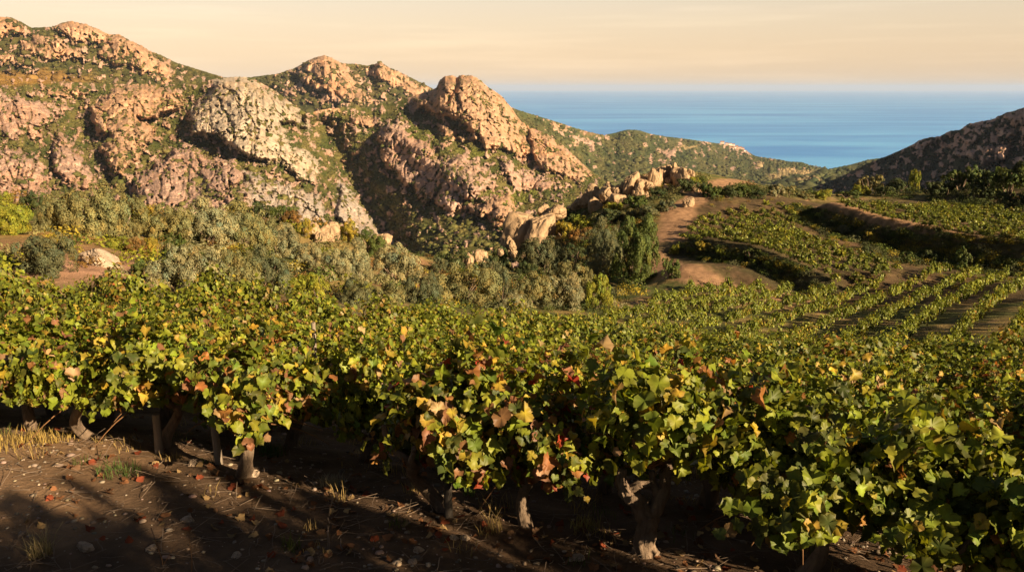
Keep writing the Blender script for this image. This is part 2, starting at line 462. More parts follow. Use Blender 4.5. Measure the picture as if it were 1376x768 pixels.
# the bare reddish slope at the left
for (u, v, D, rx, ry, cc, am) in ((140, 352, 18.5, 2.2, 2.2, (0.40, 0.235, 0.15), 1.0), (85, 312, 27, 4.0, 4.0, (0.38, 0.23, 0.08), 0.9), (20, 330, 21, 3, 3, (0.33, 0.19, 0.10), 0.8)):
    q = P(u, v, D)
    w_ = am * sstep(1.25, 0.55, np.hypot((X - q[0]) / rx, (Y - q[1]) / ry) + 0.35 * n3)
    Cg = Cg + (np.array(cc) * (1 + 0.25 * n3[..., None]) - Cg) * w_[..., None]
Cg = np.clip(Cg, 0.01, 0.6)
for (u, v, D, rx, ry) in ((30, 595, 5.6, 1.2, 0.9), (10, 700, 4.4, 0.7, 0.5)):  # warmer soil painted in where sunlight lies on the ground
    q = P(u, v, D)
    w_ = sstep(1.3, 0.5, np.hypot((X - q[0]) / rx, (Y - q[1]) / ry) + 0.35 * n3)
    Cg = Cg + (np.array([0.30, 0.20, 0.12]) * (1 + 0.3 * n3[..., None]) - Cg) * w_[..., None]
# the soil is darker and slightly browner around the front vines
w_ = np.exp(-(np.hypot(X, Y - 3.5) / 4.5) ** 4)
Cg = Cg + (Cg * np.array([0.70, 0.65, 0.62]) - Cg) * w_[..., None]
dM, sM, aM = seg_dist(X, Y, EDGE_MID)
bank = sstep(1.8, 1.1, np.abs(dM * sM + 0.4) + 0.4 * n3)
Cg = Cg + (np.array([0.075, 0.065, 0.03]) - Cg) * (0.85 * bank)[..., None]  # lower bank darkened too: plant cover plus shade put into the colour
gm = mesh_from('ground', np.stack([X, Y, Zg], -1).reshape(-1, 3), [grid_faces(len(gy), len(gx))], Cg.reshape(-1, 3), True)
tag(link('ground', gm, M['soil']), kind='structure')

# ------------------------------------------------------------------ sea
SEA = -270.0
m, n, l, out = mat_nodes('sea_water')
b = n.new('ShaderNodeBsdfPrincipled'); b.inputs['Roughness'].default_value = 0.35; b.inputs['Specular IOR Level'].default_value = 0.12
t = n.new('ShaderNodeTexCoord'); mp = n.new('ShaderNodeMapping'); mp.inputs['Scale'].default_value = (0.00035, 0.0016, 1); mp.inputs['Rotation'].default_value = (0, 0, 0.1)
l.new(t.outputs['Object'], mp.inputs[0])
nz = n.new('ShaderNodeTexNoise'); nz.inputs['Scale'].default_value = 1.0; nz.inputs['Detail'].default_value = 7; nz.inputs['Roughness'].default_value = 0.6; nz.inputs['Distortion'].default_value = 0.6
l.new(mp.outputs[0], nz.inputs[0])
cr = n.new('ShaderNodeValToRGB'); cr.color_ramp.elements[0].position = 0.38; cr.color_ramp.elements[0].color = (0.020, 0.22, 0.66, 1)
cr.color_ramp.elements[1].position = 0.62; cr.color_ramp.elements[1].color = (0.10, 0.41, 0.84, 1)
l.new(nz.outputs[0], cr.inputs[0]); l.new(cr.outputs[0], b.inputs['Base Color'])
n2_ = n.new('ShaderNodeTexNoise'); n2_.inputs['Scale'].default_value = 0.02; n2_.inputs['Detail'].default_value = 4
l.new(t.outputs['Object'], n2_.inputs[0])
bp = n.new('ShaderNodeBump'); bp.inputs['Strength'].default_value = 0.25; bp.inputs['Distance'].default_value = 2
l.new(n2_.outputs[0], bp.inputs['Height']); l.new(bp.outputs[0], b.inputs['Normal']); l.new(b.outputs[0], out.inputs[0])
M['sea'] = m
sx = np.array([-60000, -20000, -5000, 0, 5000, 20000, 60000.0]); sy = np.array([-300, 1500, 3000, 6000, 12000, 30000, 75000.0])
SX, SY = np.meshgrid(sx, sy)
sm = mesh_from('sea', np.stack([SX, SY, 0 * SX + SEA], -1).reshape(-1, 3), [grid_faces(7, 7)])
tag(link('sea', sm, M['sea']), kind='structure')

# ------------------------------------------------------------------ mountains
ROCKC = {'pale': (0.46, 0.385, 0.30), 'pink': (0.43, 0.295, 0.235), 'orange': (0.45, 0.29, 0.19), 'grey': (0.42, 0.36, 0.31)}

def interp(pts, u, k):
    a = np.array(pts, float)
    return np.interp(u, a[:, 0], a[:, k])

SCRUB = []          # sampled points for maquis on the slopes

def mountain(name, ridge, foot, nu, nt, rocks, features=(), mat='mountain', seed=1, pw=1.0, back=(80, 40), relief=(18, 0.012), scr=(2000, 2.0), veg=((0.075, 0.085, 0.03), (0.13, 0.12, 0.045)), rockamp=1.0, unit=1.0, sparse=0.0, warp=9.0, patches=(), kcliff=0.14):
    u = np.linspace(ridge[0][0], ridge[-1][0], nu)
    t = np.linspace(0, 1, nt)
    Uu, T = np.meshgrid(u, t)
    vr = interp(ridge, u, 1); dr = interp(ridge, u, 2); vf = interp(foot, u, 1); df = interp(foot, u, 2)
    jq = np.stack([u * 0.16, 0 * u + seed, 0 * u], -1)
    vr = vr - 1.3 * np.abs(noise3(jq, seed)) - 1.0 * np.abs(noise3(jq * 3.1, seed + 2)) + 0.6
    V = vr[None] + (vf - vr)[None] * T
    D = dr[None] + (df - dr)[None] * T ** pw
    q = np.stack([Uu * 0.02, V * 0.02, 0 * V], -1)
    wu = Uu + warp * fbm(q * 2.2, 4, seed) + warp * 0.5 * fbm(q * 6, 3, seed + 9)
    wv = V + warp * fbm(q * 2.2 + 31, 4, seed + 1) + warp * 0.5 * fbm(q * 6 + 17, 3, seed + 4)
    for kind, line, wd, amp in features:
        d, _, _ = seg_dist(wu, wv, line)
        amp = amp * (0.55 if kind == 'g' and wd < 24 else 1)
        D = D + amp * np.exp(-(d / wd) ** 2) * (sstep(0.0, 0.10, T) if kind != 'top' else 1)
    rock = np.zeros_like(V); col = np.zeros(V.shape + (3,)); wsum = np.zeros_like(V) + 1e-6
    nearr = np.zeros_like(V); lift = np.zeros_like(V); cliff = np.zeros_like(V)
    grad = np.clip((dr - df) / (vf - vr), 0.2, None)[None]
    for poly, ck, hgt, edge in rocks:
        sd = poly_sdf(wu, wv, poly)
        nearr = np.maximum(nearr, sstep(-34, 0, sd))
        rag = sd + 11 * fbm(q * 9 + 5, 5, seed + 15)
        mk = sstep(-1.5, 1.5, rag)
        rock = np.maximum(rock, mk)
        lift = np.maximum(lift, 0.75 * hgt * np.sqrt(np.clip(sd / edge, 0, 1)) * (2 - np.sqrt(np.clip(sd / edge, 0, 1))))
        vb = max(q_[1] for q_ in poly)
        cliff = np.maximum(cliff, kcliff * grad * np.clip(vb - wv, 0, 120) * sstep(0, 7, sd + 2 * fbm(q * 10, 3, seed + 16)))
        col += (mk + 1e-6)[..., None] * np.array(ROCKC[ck]); wsum += mk
    D = D - (lift + cliff) * sstep(0, 0.04, T)
    pos = P(Uu, V, D)
    sc_ = pos / unit
    # broad relief of the slope, then rock structure
    f0 = fbm(sc_ * relief[1], 5, seed + 40)
    fr = fbm(sc_ * np.array([1, 1, 0.6]) * relief[1] * 2.1 + 7, 5, seed + 41, ridged=True)
    edge_fade = sstep(0, 0.06, T)
    Dn = (relief[0] * f0 + relief[0] * 0.5 * fr) * unit * (0.15 + 0.85 * edge_fade)
    # joints and rounded blocks of the granite
    face = np.stack([(Uu - 688) / FPX * float(np.mean(dr)), 0.15 * pos[..., 1], (384 - V) / FPX * float(np.mean(dr))], -1) / unit * 1.1
    wp = face + 16 * np.stack([fbm(face * 0.03, 4, seed + 50), fbm(face * 0.03 + 9, 4, seed + 51), fbm(face * 0.03 + 21, 4, seed + 52)], -1)
    big_ = worley(wp * np.array([0.018, 0.018, 0.015]), seed + 59)
    f1, f2, idv = worley(wp * np.array([0.05, 0.05, 0.042]), seed + 60)
    g1, g2, idw = worley(wp * np.array([0.16, 0.16, 0.12]), seed + 61)
    crack0 = sstep(0.0, 0.06, big_[1] - big_[0]); crack = sstep(0.0, 0.13, f2 - f1); crack2 = sstep(0.0, 0.2, g2 - g1)
    # broken ground in some places, smooth slabs in others
    broken = sstep(-0.15, 0.25, fbm(face * 0.014 + 77, 3, seed + 65))
    flute = fbm(face * np.array([0.11, 0.11, 0.022]) + 3, 4, seed + 66, ridged=True)
    w2 = face + 7 * np.stack([fbm(face * 0.06, 3, seed + 53), 0 * V, fbm(face * 0.06 + 5, 3, seed + 54)], -1)
    j1 = sstep(0.0, 0.07, np.abs(noise3(w2 * np.array([0.042, 0.03, 0.010]) + 2, seed + 55)))
    j2 = sstep(0.0, 0.14, np.abs(noise3(w2 * np.array([0.17, 0.1, 0.055]) + 8, seed + 56)))
    form = fbm(wp * np.array([0.022, 0.022, 0.014]) + 5, 4, seed + 67, ridged=True)
    slab = sstep(-0.05, 0.2, fbm(face * 0.02 + 140, 3, seed + 69))
    block = 1.0 + 8 * form + 5.0 * crack0 + 8 * (big_[2] - 0.5) * crack0 + 7.5 * j1 + (1.4 + 1.0 * broken) * j2 + broken * (1 - 0.7 * slab) * ((idv - 0.5) * 4.5 + 2.4 * crack + 0.7 * crack2) + (1 - 0.5 * broken) * 3.0 * flute + 1.5 * fbm(face * 0.16, 4, seed + 62) + 0.5 * fbm(face * 0.7, 3, seed + 68)
    crack = np.minimum(crack0, np.minimum(j1, np.where(broken > 0.4, crack, 1)))
    # vegetation creeps into the joints and over the ledges
    hole = fbm(q * 9 + 3, 4, seed + 70) + 0.3 * fbm(q * 3, 3, seed + 71)
    rock = rock * sstep(0.30, 0.20, hole) * (1 - 0.75 * (1 - crack) * sstep(-0.3, 0.2, hole))
    if sparse:
        th_ = 0.30 - sparse * 0.2 - 0.115 * nearr
        sp = sstep(0.0, 0.10, -th_ + fbm(q * 5 + 51, 4, seed + 72) + 0.35 * fbm(q * 14, 3, seed + 73))
        extra = sp * (1 - rock)
        rock = np.maximum(rock, sp * 0.95); col += extra[..., None] * np.array(ROCKC['pink']); wsum += extra
    Dn = Dn - 0.72 * rock * (block - 9) * rockamp * unit * (0.35 + 0.65 * edge_fade)
    Dn = Dn - (1 - rock) * 1.4 * unit * fbm(sc_ * 0.22, 4, seed + 63)
    pos = P(Uu, V, D + Dn)
    pos[..., 2] += unit * rock * 1.2 * fbm(sc_ * 0.16, 4, seed + 64) * rockamp
    rc = col / wsum[..., None]
    streak = fbm(face * np.array([0.25, 0.25, 0.05]), 4, seed + 80)
    rc = rc * (1 + 0.22 * (idv - 0.5) + 0.3 * streak + 0.18 * (idw - 0.5))[..., None]
    rc = rc * (1 - 0.42 * sstep(0.12, 0.42, fbm(face * np.array([0.16, 0.16, 0.022]) + 41, 4, seed + 83)))[..., None]
    rc = rc * (1 - np.array([0.0, 0.1, 0.2]) * sstep(-0.1, 0.4, f0 + streak)[..., None])
    vg = np.array(veg[0]) + (np.array(veg[1]) - np.array(veg[0])) * sstep(-0.3, 0.35, fbm(q * 3, 5, seed + 81) + 0.3 * fbm(q * 14, 3, seed + 82))[..., None]
    for pu, pv, ru, rv, cc in patches:
        w_ = sstep(1.2, 0.6, np.hypot((wu - pu) / ru, (wv - pv) / rv))
        vg = vg + (np.array(cc) - vg) * (w_ * 0.9)[..., None]
    C = vg + (rc - vg) * rock[..., None]
    # the far side, falling away behind the ridge
    nb = 8
    bk = []
    top = pos[0]
    for k in range(nb, 0, -1):
        f = k / nb
        bkp = top.copy(); bkp[:, 1] += back[0] * f; bkp[:, 0] *= (top[:, 1] + back[0] * f) / top[:, 1]; bkp[:, 2] -= back[1] * f * f + 2 * unit * f
        bk.append(bkp)
    full = np.concatenate([np.array(bk), pos]); CC = np.concatenate([np.repeat(C[:1], nb, 0), C])
    me = mesh_from(name, full.reshape(-1, 3), [grid_faces(nt + nb, nu)], np.clip(CC, 0.01, 0.7).reshape(-1, 3), False)
    o = tag(link(name, me, M[mat]), kind='structure')
    rs = np.random.default_rng(seed)
    wgt = (1 - rock) * sstep(0.02, 0.05, T) + 0.30 * rock * (1 - crack) + 0.012 * rock
    wgt = wgt * np.clip(D, 0, None) ** 0.6 * (0.06 + sstep(-0.08, 0.30, fbm(q * 5, 5, seed + 90)))
    pr = wgt.ravel() / wgt.sum()
    idx = rs.choice(wgt.size, scr[0], p=pr)
    SCRUB.append((pos.reshape(-1, 3)[idx] + rs.normal(0, 0.5 * unit, (scr[0], 3)), scr[1] * unit * rs.gamma(2.2, 0.45, scr[0]), vg.reshape(-1, 3)[idx]))
    return o

# far-left range
mountain('mountain',
    [(-140, 30, 1500), (-60, 28, 1550), (0, 22, 1600), (14, 23, 1600), (30, 30, 1610), (42, 37, 1620), (70, 36, 1620), (84, 30, 1620), (97, 29, 1620), (112, 32, 1620), (128, 37, 1630), (146, 46, 1640), (160, 46, 1640), (178, 56, 1650), (190, 61, 1650), (200, 68, 1660), (216, 74, 1670), (237, 84, 1690), (262, 92, 1700), (292, 101, 1720), (330, 112, 1740), (380, 130, 1760)],
    [(-140, 170, 1100), (0, 165, 1120), (300, 160, 1150), (380, 165, 1180)], 560, 150,
    [([(-140, 30), (0, 20), (30, 32), (33, 43), (0, 52), (-140, 60)], 'orange', 25, 14),
     ([(28, 63), (50, 45), (84, 55), (120, 80), (84, 77), (50, 77)], 'orange', 20, 9),
     ([(70, 37), (97, 26), (124, 30), (147, 45), (134, 60), (100, 55)], 'orange', 30, 12),
     ([(144, 48), (160, 44), (187, 57), (216, 76), (237, 98), (231, 104), (187, 94), (147, 87), (128, 74)], 'orange', 26, 12),
     ([(-60, 70), (0, 72), (30, 78), (54, 86), (40, 90), (0, 82), (-60, 84)], 'orange', 12, 6),
     ([(210, 100), (228, 103), (232, 113), (214, 113)], 'orange', 12, 6)],
    features=[('r', [(60, 40), (40, 110)], 24, -50), ('g', [(20, 50), (0, 120)], 20, 40), ('r', [(180, 60), (240, 115)], 25, -40), ('g', [(130, 70), (150, 120)], 22, 40)],
    seed=11, unit=1.9, scr=(11000, 1.1), sparse=0.6, veg=((0.060, 0.066, 0.022), (0.115, 0.098, 0.034)),
    patches=[(40, 108, 90, 14, (0.20, 0.12, 0.04))])

# the second summit
mountain('mountain',
    [(300, 112, 2050), (340, 103, 2100), (372, 99, 2120), (395, 92, 2140), (412, 82, 2150), (424, 77, 2150), (436, 74, 2150), (446, 78, 2150), (460, 85, 2160), (480, 86, 2180), (494, 88, 2180), (504, 86, 2180), (511, 83, 2180), (522, 90, 2190), (538, 97, 2190), (556, 106, 2200), (580, 118, 2210), (620, 135, 2220)],
    [(300, 170, 1550), (620, 175, 1600)], 380, 110,
    [([(392, 99), (415, 78), (435, 70), (460, 83), (478, 108), (500, 138), (470, 137), (430, 122), (408, 112)], 'orange', 40, 13),
     ([(497, 97), (510, 80), (530, 95), (577, 117), (554, 127), (520, 112)], 'orange', 30, 10),
     ([(440, 120), (470, 138), (455, 142), (430, 130)], 'pink', 12, 6), ([(375, 110), (398, 122), (385, 128)], 'pink', 10, 6)],
    features=[('r', [(436, 76), (470, 140)], 22, -60), ('g', [(490, 90), (515, 140)], 14, 50)],
    seed=23, unit=2.3, scr=(6000, 1.1), sparse=0.7, veg=((0.060, 0.066, 0.026), (0.11, 0.095, 0.036)))

# the near massif: the pale dome, its neighbours and the split summit
R1 = [(294, 102), (331, 101), (361, 122), (401, 148), (418, 177), (391, 165), (378, 168), (395, 194), (427, 214), (428, 250), (391, 236), (378, 219), (364, 223), (311, 202), (301, 189), (257, 182), (252, 150), (277, 128)]
R2 = [(120, 144), (144, 127), (167, 115), (197, 110), (234, 124), (252, 139), (227, 152), (217, 164), (187, 160), (214, 174), (200, 190), (187, 214), (167, 234), (144, 227), (134, 200), (150, 187), (130, 180), (120, 157)]
R3 = [(-90, 120), (0, 122), (33, 134), (67, 137), (87, 154), (60, 167), (50, 184), (20, 186), (0, 180), (-90, 180)]
R4 = [(67, 194), (80, 178), (100, 194), (114, 221), (132, 236), (130, 252), (100, 254), (73, 230)]
R5 = [(234, 200), (267, 198), (278, 214), (318, 214), (331, 247), (345, 285), (340, 320), (170, 320), (178, 240), (217, 214)]
R6 = [(-90, 200), (0, 197), (20, 200), (50, 217), (67, 250), (60, 275), (-90, 275)]
S1 = [(327, 230), (350, 233), (410, 258), (428, 262), (440, 300), (330, 300)]
S2 = [(455, 240), (468, 248), (484, 275), (505, 305), (530, 330), (505, 345), (470, 310), (450, 290)]
R7 = [(587, 117), (597, 98), (617, 96), (637, 98), (654, 115), (674, 125), (693, 148), (707, 170), (719, 206), (701, 213), (674, 199), (654, 199), (634, 182), (620, 166), (594, 156), (557, 146), (552, 127)]
R8 = [(707, 167), (744, 188), (774, 212), (797, 236), (781, 249), (754, 236), (721, 223), (712, 200)]
R9 = [(510, 180), (527, 165), (570, 192), (594, 217), (620, 205), (647, 218), (664, 250), (607, 284), (563, 266), (550, 254), (513, 217)]
R10 = [(620, 280), (687, 257), (694, 276), (674, 306), (647, 292)]
R11 = [(580, 160), (614, 175), (622, 190), (600, 189)]
R12 = [(667, 214), (714, 232), (760, 252), (694, 258)]
R13 = [(60, 118), (120, 122), (110, 132), (70, 130)]
R14 = [(415, 140), (452, 140), (455, 150), (425, 154)]
R15 = [(470, 155), (505, 160), (500, 172), (475, 168)]
mountain('mountain',
    [(-90, 99, 960), (0, 100, 980), (60, 108, 1000), (150, 113, 1010), (220, 113, 1000), (262, 113, 985), (284, 107, 980), (300, 104, 975), (322, 103, 975), (338, 104, 980), (352, 112, 985), (372, 123, 990), (395, 141, 995), (412, 152, 1000), (440, 146, 1120), (470, 143, 1160), (500, 145, 1180), (512, 138, 1190), (520, 140, 1190), (545, 133, 1190), (560, 127, 1190), (578, 122, 1185), (586, 118, 1185), (591, 108, 1185), (598, 102, 1185), (608, 101, 1185), (614, 104, 1185), (619, 101, 1185), (634, 101, 1185), (646, 108, 1180), (655, 116, 1180), (668, 124, 1175), (676, 131, 1170), (684, 141, 1165), (690, 149, 1160), (700, 163, 1155), (716, 172, 1140), (735, 180, 1110), (756, 194, 1080), (774, 211, 1040), (792, 228, 980), (830, 256, 900), (870, 275, 820)],
    [(-90, 330, 420), (200, 330, 420), (430, 360, 380), (520, 400, 300), (600, 400, 290), (680, 370, 330), (800, 330, 420), (870, 320, 460)], 860, 400,
    [(R1, 'pale', 34, 22), (R2, 'orange', 24, 16), (R3, 'pink', 20, 16), (R4, 'pink', 24, 14), (R5, 'pink', 20, 20), (R6, 'pink', 10, 16), (S1, 'grey', 4, 12), (S2, 'grey', 4, 10),
     (R7, 'orange', 46, 24), (R8, 'orange', 22, 12), (R9, 'pink', 28, 18), (R10, 'orange', 16, 12), (R11, 'orange', 10, 6), (R12, 'pink', 9, 8), (R13, 'orange', 8, 5), (R14, 'orange', 10, 6), (R15, 'orange', 8, 6)],
    features=[('g', [(425, 160), (450, 205), (475, 250), (510, 300), (540, 350)], 26, 105), ('r', [(520, 142), (545, 175), (600, 215), (650, 255), (690, 300)], 24, -40),
              ('g', [(560, 150), (610, 195), (660, 235), (700, 270)], 14, 26), ('g', [(100, 130), (110, 175), (130, 225), (165, 270)], 18, 40), ('r', [(30, 130), (40, 200)], 30, -25),
              ('g', [(238, 150), (222, 190), (190, 240), (175, 280)], 16, 36), ('r', [(170, 120), (160, 220)], 24, -25), ('r', [(335, 110), (345, 200), (330, 280)], 40, -30), ('top', [(614, 98), (612, 118), (600, 140)], 3.0, 26)],
    seed=37, unit=1.0, scr=(46000, 0.85), sparse=0.75, veg=((0.062, 0.075, 0.021), (0.150, 0.130, 0.046)), rockamp=1.15,
    patches=[(15, 106, 80, 10, (0.22, 0.13, 0.04)), (640, 205, 30, 8, (0.13, 0.14, 0.03)), (690, 262, 40, 14, (0.13, 0.14, 0.03)), (560, 190, 26, 30, (0.11, 0.12, 0.03))])

# the slope that runs down to the cape
mountain('hill',
    [(600, 128, 1750), (660, 132, 1780), (697, 148, 1800), (730, 158, 1880), (756, 166, 1960), (772, 172, 2050), (790, 177, 2200), (812, 182, 2400), (828, 178, 2550), (843, 174, 2620), (858, 175, 2700), (875, 180, 2800), (898, 184, 2950), (925, 187, 3100), (960, 192, 3300), (985, 196, 3400), (1003, 203, 3330), (1015, 210, 3150), (1040, 214, 3050), (1062, 217.5, 2980), (1076, 218, 2960), (1086, 221, 2900), (1110, 224, 2850)],
    [(600, 300, 900), (760, 280, 1000), (900, 265, 1050), (1000, 262, 1100), (1110, 262, 1100)], 520, 170,
    [([(735, 163), (752, 166), (765, 176), (742, 174)], 'orange', 10, 6), ([(760, 178), (790, 186), (800, 200), (770, 192)], 'pink', 10, 8), ([(885, 200), (907, 200), (908, 213), (892, 213)], 'pink', 14, 6), ([(940, 187), (968, 189), (972, 195), (945, 195)], 'pink', 4, 4), ([(968, 189), (1002, 191), (1006, 204), (986, 201)], 'pink', 8, 4)],
    features=[('g', [(790, 190), (850, 230), (900, 260)], 22, 60), ('r', [(850, 178), (900, 215), (960, 255)], 26, -60), ('g', [(950, 200), (990, 230), (1010, 255)], 16, 50), ('r', [(1000, 208), (1040, 245)], 18, -40)],
    mat='hill', seed=53, unit=2.2, scr=(15000, 1.05), sparse=0.2, veg=((0.060, 0.075, 0.030), (0.115, 0.110, 0.045)), back=(300, 60),
    patches=[(925, 198, 20, 2.5, (0.33, 0.25, 0.13)), (1070, 231, 26, 4.5, (0.36, 0.27, 0.14)), (1022, 220, 6, 4, (0.34, 0.25, 0.15)), (1045, 237, 14, 4, (0.33, 0.25, 0.13)), (800, 178, 20, 5, (0.17, 0.12, 0.06))], rockamp=0.5)

# wooded foothill by the shore, under the right-hand spur
mountain('hill',
    [(1000, 256, 1500), (1060, 240, 1700), (1100, 230, 1850), (1140, 222, 2000), (1170, 214, 2100), (1190, 212, 2150), (1260, 215, 2200), (1330, 225, 2200)],
    [(1000, 290, 900), (1330, 290, 900)], 240, 80, [], mat='hill', seed=67, unit=2.0, scr=(3500, 2.0), veg=((0.050, 0.068, 0.030), (0.095, 0.095, 0.04)), back=(200, 60),
    patches=[(1085, 241, 20, 3, (0.30, 0.22, 0.12))])

# the spur at the right, its plant colours darkened to suggest shade
mountain('mountain',
    [(1080, 256, 1150), (1110, 246, 1100), (1140, 233, 1040), (1165, 220, 990), (1186, 212, 950), (1205, 204, 920), (1222, 196, 890), (1236, 188, 870), (1250, 184, 850), (1262, 183, 835), (1276, 176, 820), (1290, 174, 805), (1302, 166, 790), (1318, 163, 775), (1334, 160, 760), (1350, 152, 745), (1365, 148, 730), (1376, 144, 720), (1440, 122, 680), (1520, 100, 650)],
    [(1080, 290, 700), (1200, 300, 520), (1376, 300, 380), (1520, 300, 330)], 420, 170,
    [([(1283, 200), (1314, 203), (1310, 213), (1280, 210)], 'pink', 26, 7), ([(1316, 196), (1357, 193), (1355, 214), (1320, 218)], 'pink', 34, 10), ([(1290, 184), (1318, 182), (1312, 190), (1292, 192)], 'pink', 24, 7),
     ([(1303, 164), (1334, 160), (1330, 168), (1305, 170)], 'pink', 8, 5), ([(1225, 194), (1245, 188), (1262, 184), (1255, 194), (1230, 198)], 'pink', 6, 4), ([(1345, 154), (1376, 146), (1520, 104), (1520, 160), (1400, 165), (1366, 172)], 'pink', 34, 10),
     ([(1340, 172), (1366, 175), (1362, 190), (1345, 190)], 'pink', 26, 8)],
    features=[('r', [(1330, 165), (1320, 230)], 26, -34), ('g', [(1270, 185), (1250, 250)], 22, 40), ('r', [(1390, 150), (1385, 240)], 28, -36)],
    seed=71, unit=1.0, scr=(7000, 1.0), sparse=0.95, kcliff=0.35, veg=((0.035, 0.045, 0.026), (0.060, 0.058, 0.036)), back=(160, 70))

# maquis: thousands of low bushes that read as one cover
def ico(sub):
    import bmesh
    bm = bmesh.new(); bmesh.ops.create_icosphere(bm, subdivisions=sub, radius=1)
    V = np.array([v.co[:] for v in bm.verts]); F = np.array([[v.index for v in f.verts] for f in bm.faces]); bm.free()
    return V, F

IV1, IF1 = ico(1)
IV2, IF2 = ico(2)
IV4, IF4 = ico(4)
rs = np.random.default_rng(5)
sp = np.concatenate([s[0] for s in SCRUB]); sr = np.concatenate([s[1] for s in SCRUB]); scol = np.concatenate([s[2] for s in SCRUB])
lv = IV2; lf = IF2
big = len(sp)
tmpl = [np.clip(1 + 0.6 * noise3(IV2 * 2.2 + k * 7.7, 91 + k), 0.45, 1.8)[:, None] * IV2 for k in range(6)]
vs = np.empty((big, len(lv), 3), np.float32)
for k in range(6):
    i = np.arange(k, big, 6)
    an = rs.uniform(0, 6.28, len(i)); c, s = np.cos(an)[:, None], np.sin(an)[:, None]
    t_ = tmpl[k]
    xx = t_[None, :, 0] * c - t_[None, :, 1] * s; yy = t_[None, :, 0] * s + t_[None, :, 1] * c
    vs[i] = np.stack([xx, yy, t_[None, :, 2] * 0.75 + 0 * xx], -1) * sr[i][:, None, None] + sp[i][:, None]
fs = (lf[None] + (np.arange(big) * len(lv))[:, None, None]).reshape(-1, 3)
cs = np.repeat((scol * rs.uniform(0.5, 1.2, (big, 1)))[:, None], len(lv), 1)
cs = cs * rs.uniform(0.75, 1.25, (big, len(lv), 1))
sm = mesh_from('maquis_scrub', vs.reshape(-1, 3), [fs], cs.reshape(-1, 3), False)
tag(link('maquis_scrub', sm, M['scrub']), 'low dark green maquis scrub covering the rocky mountain slopes', 'scrub', kind='stuff')
del vs, fs, cs, sp, sr, scol

hx, hy0, hy1, hz0, hz1 = 61000.0, -2000.0, 76000.0, SEA - 1.5, 170.0
hv = np.array([(x, y, z) for z in (hz0, hz1) for y in (hy0, hy1) for x in (-hx, hx)])
hm = mesh_from('haze', hv, [np.array([[0, 2, 3, 1], [4, 5, 7, 6], [0, 1, 5, 4], [2, 6, 7, 3], [0, 4, 6, 2], [1, 3, 7, 5]])])
m, n, l, out = mat_nodes('air_haze')
pv_ = n.new('ShaderNodeVolumePrincipled'); pv_.inputs['Color'].default_value = (0.50, 0.60, 0.76, 1); pv_.inputs['Density'].default_value = 3.0e-5; pv_.inputs['Anisotropy'].default_value = 0.0
l.new(pv_.outputs[0], out.inputs['Volume'])
tag(link('haze', hm, m), 'thin evening haze over the valley and the sea', 'haze', kind='stuff')

# ------------------------------------------------------------------ boulders
def rock_mesh(name, seed, cuts=9, squash=(1, 1, 1), rough=0.12):
    r_ = np.random.default_rng(seed)
    V = IV4.copy()
    nn = r_.normal(size=(cuts, 3)); nn[:, 2] = np.abs(nn[:, 2]) * 0.9; nn /= np.linalg.norm(nn, axis=1)[:, None]
    hh = r_.uniform(0.48, 0.92, cuts)
    dots = np.maximum(V @ nn.T, 1e-3)
    rad = hh / dots
    k = 22.0
    r = -np.log(np.exp(-k * np.minimum(rad, 3)).sum(1) + np.exp(-k * 1.15)) / k
    r = np.clip(r, 0.4, 1.3)
    f1, f2, _ = worley(V * 1.6 + seed, seed)
    r = r - 0.13 * sstep(0.10, 0.0, f2 - f1) + rough * fbm(V * 2.2 + seed * 3.1, 5, seed) + 0.03 * fbm(V * 9, 3, seed + 3)
    return mesh_from(name, V * r[:, None] * np.array(squash), [IF4], None, False)

ROCKS = [rock_mesh('boulder', 300 + k, 7 + k % 4) for k in range(7)]
for me in ROCKS: me.materials.append(M['granite'])

def foot_depth(u, v, D):
    """how far ahead the foot of a thing stands: on the ground where that is seen"""
    g = G(u, v)
    return D if g is None or g[1] > D * 1.35 else float(g[1])

def box_of(u0, v0, u1, v1, D):
    D = foot_depth((u0 + u1) / 2, v1, D)
    a = P((u0 + u1) / 2, v1, D); b_ = P((u0 + u1) / 2, v0, D); w = P(u1, v1, D)[0] - P(u0, v1, D)[0]
    return a, b_[2], w

def boulder(u0, v0, u1, v1, D, label, k, group=None, tilt=0, rot=0.0, depth=0.8, mat=None, sink=0.2):
    a, top, w = box_of(u0, v0, u1, v1, D); D = a[1]
    h = top - a[2]
    o = link('boulder', ROCKS[k % 7])
    o.scale = (w / 2 * 1.08, w / 2 * depth, h * (1 + sink) / 2 * 1.1)
    o.location = (a[0], D, a[2] + h * (1 - sink) / 2)
    o.rotation_euler = (0, tilt, rot)
    if mat:
        o.material_slots[0].link = 'OBJECT'; o.material_slots[0].material = M[mat]
    tag(o, label, 'boulder', group)
    return o

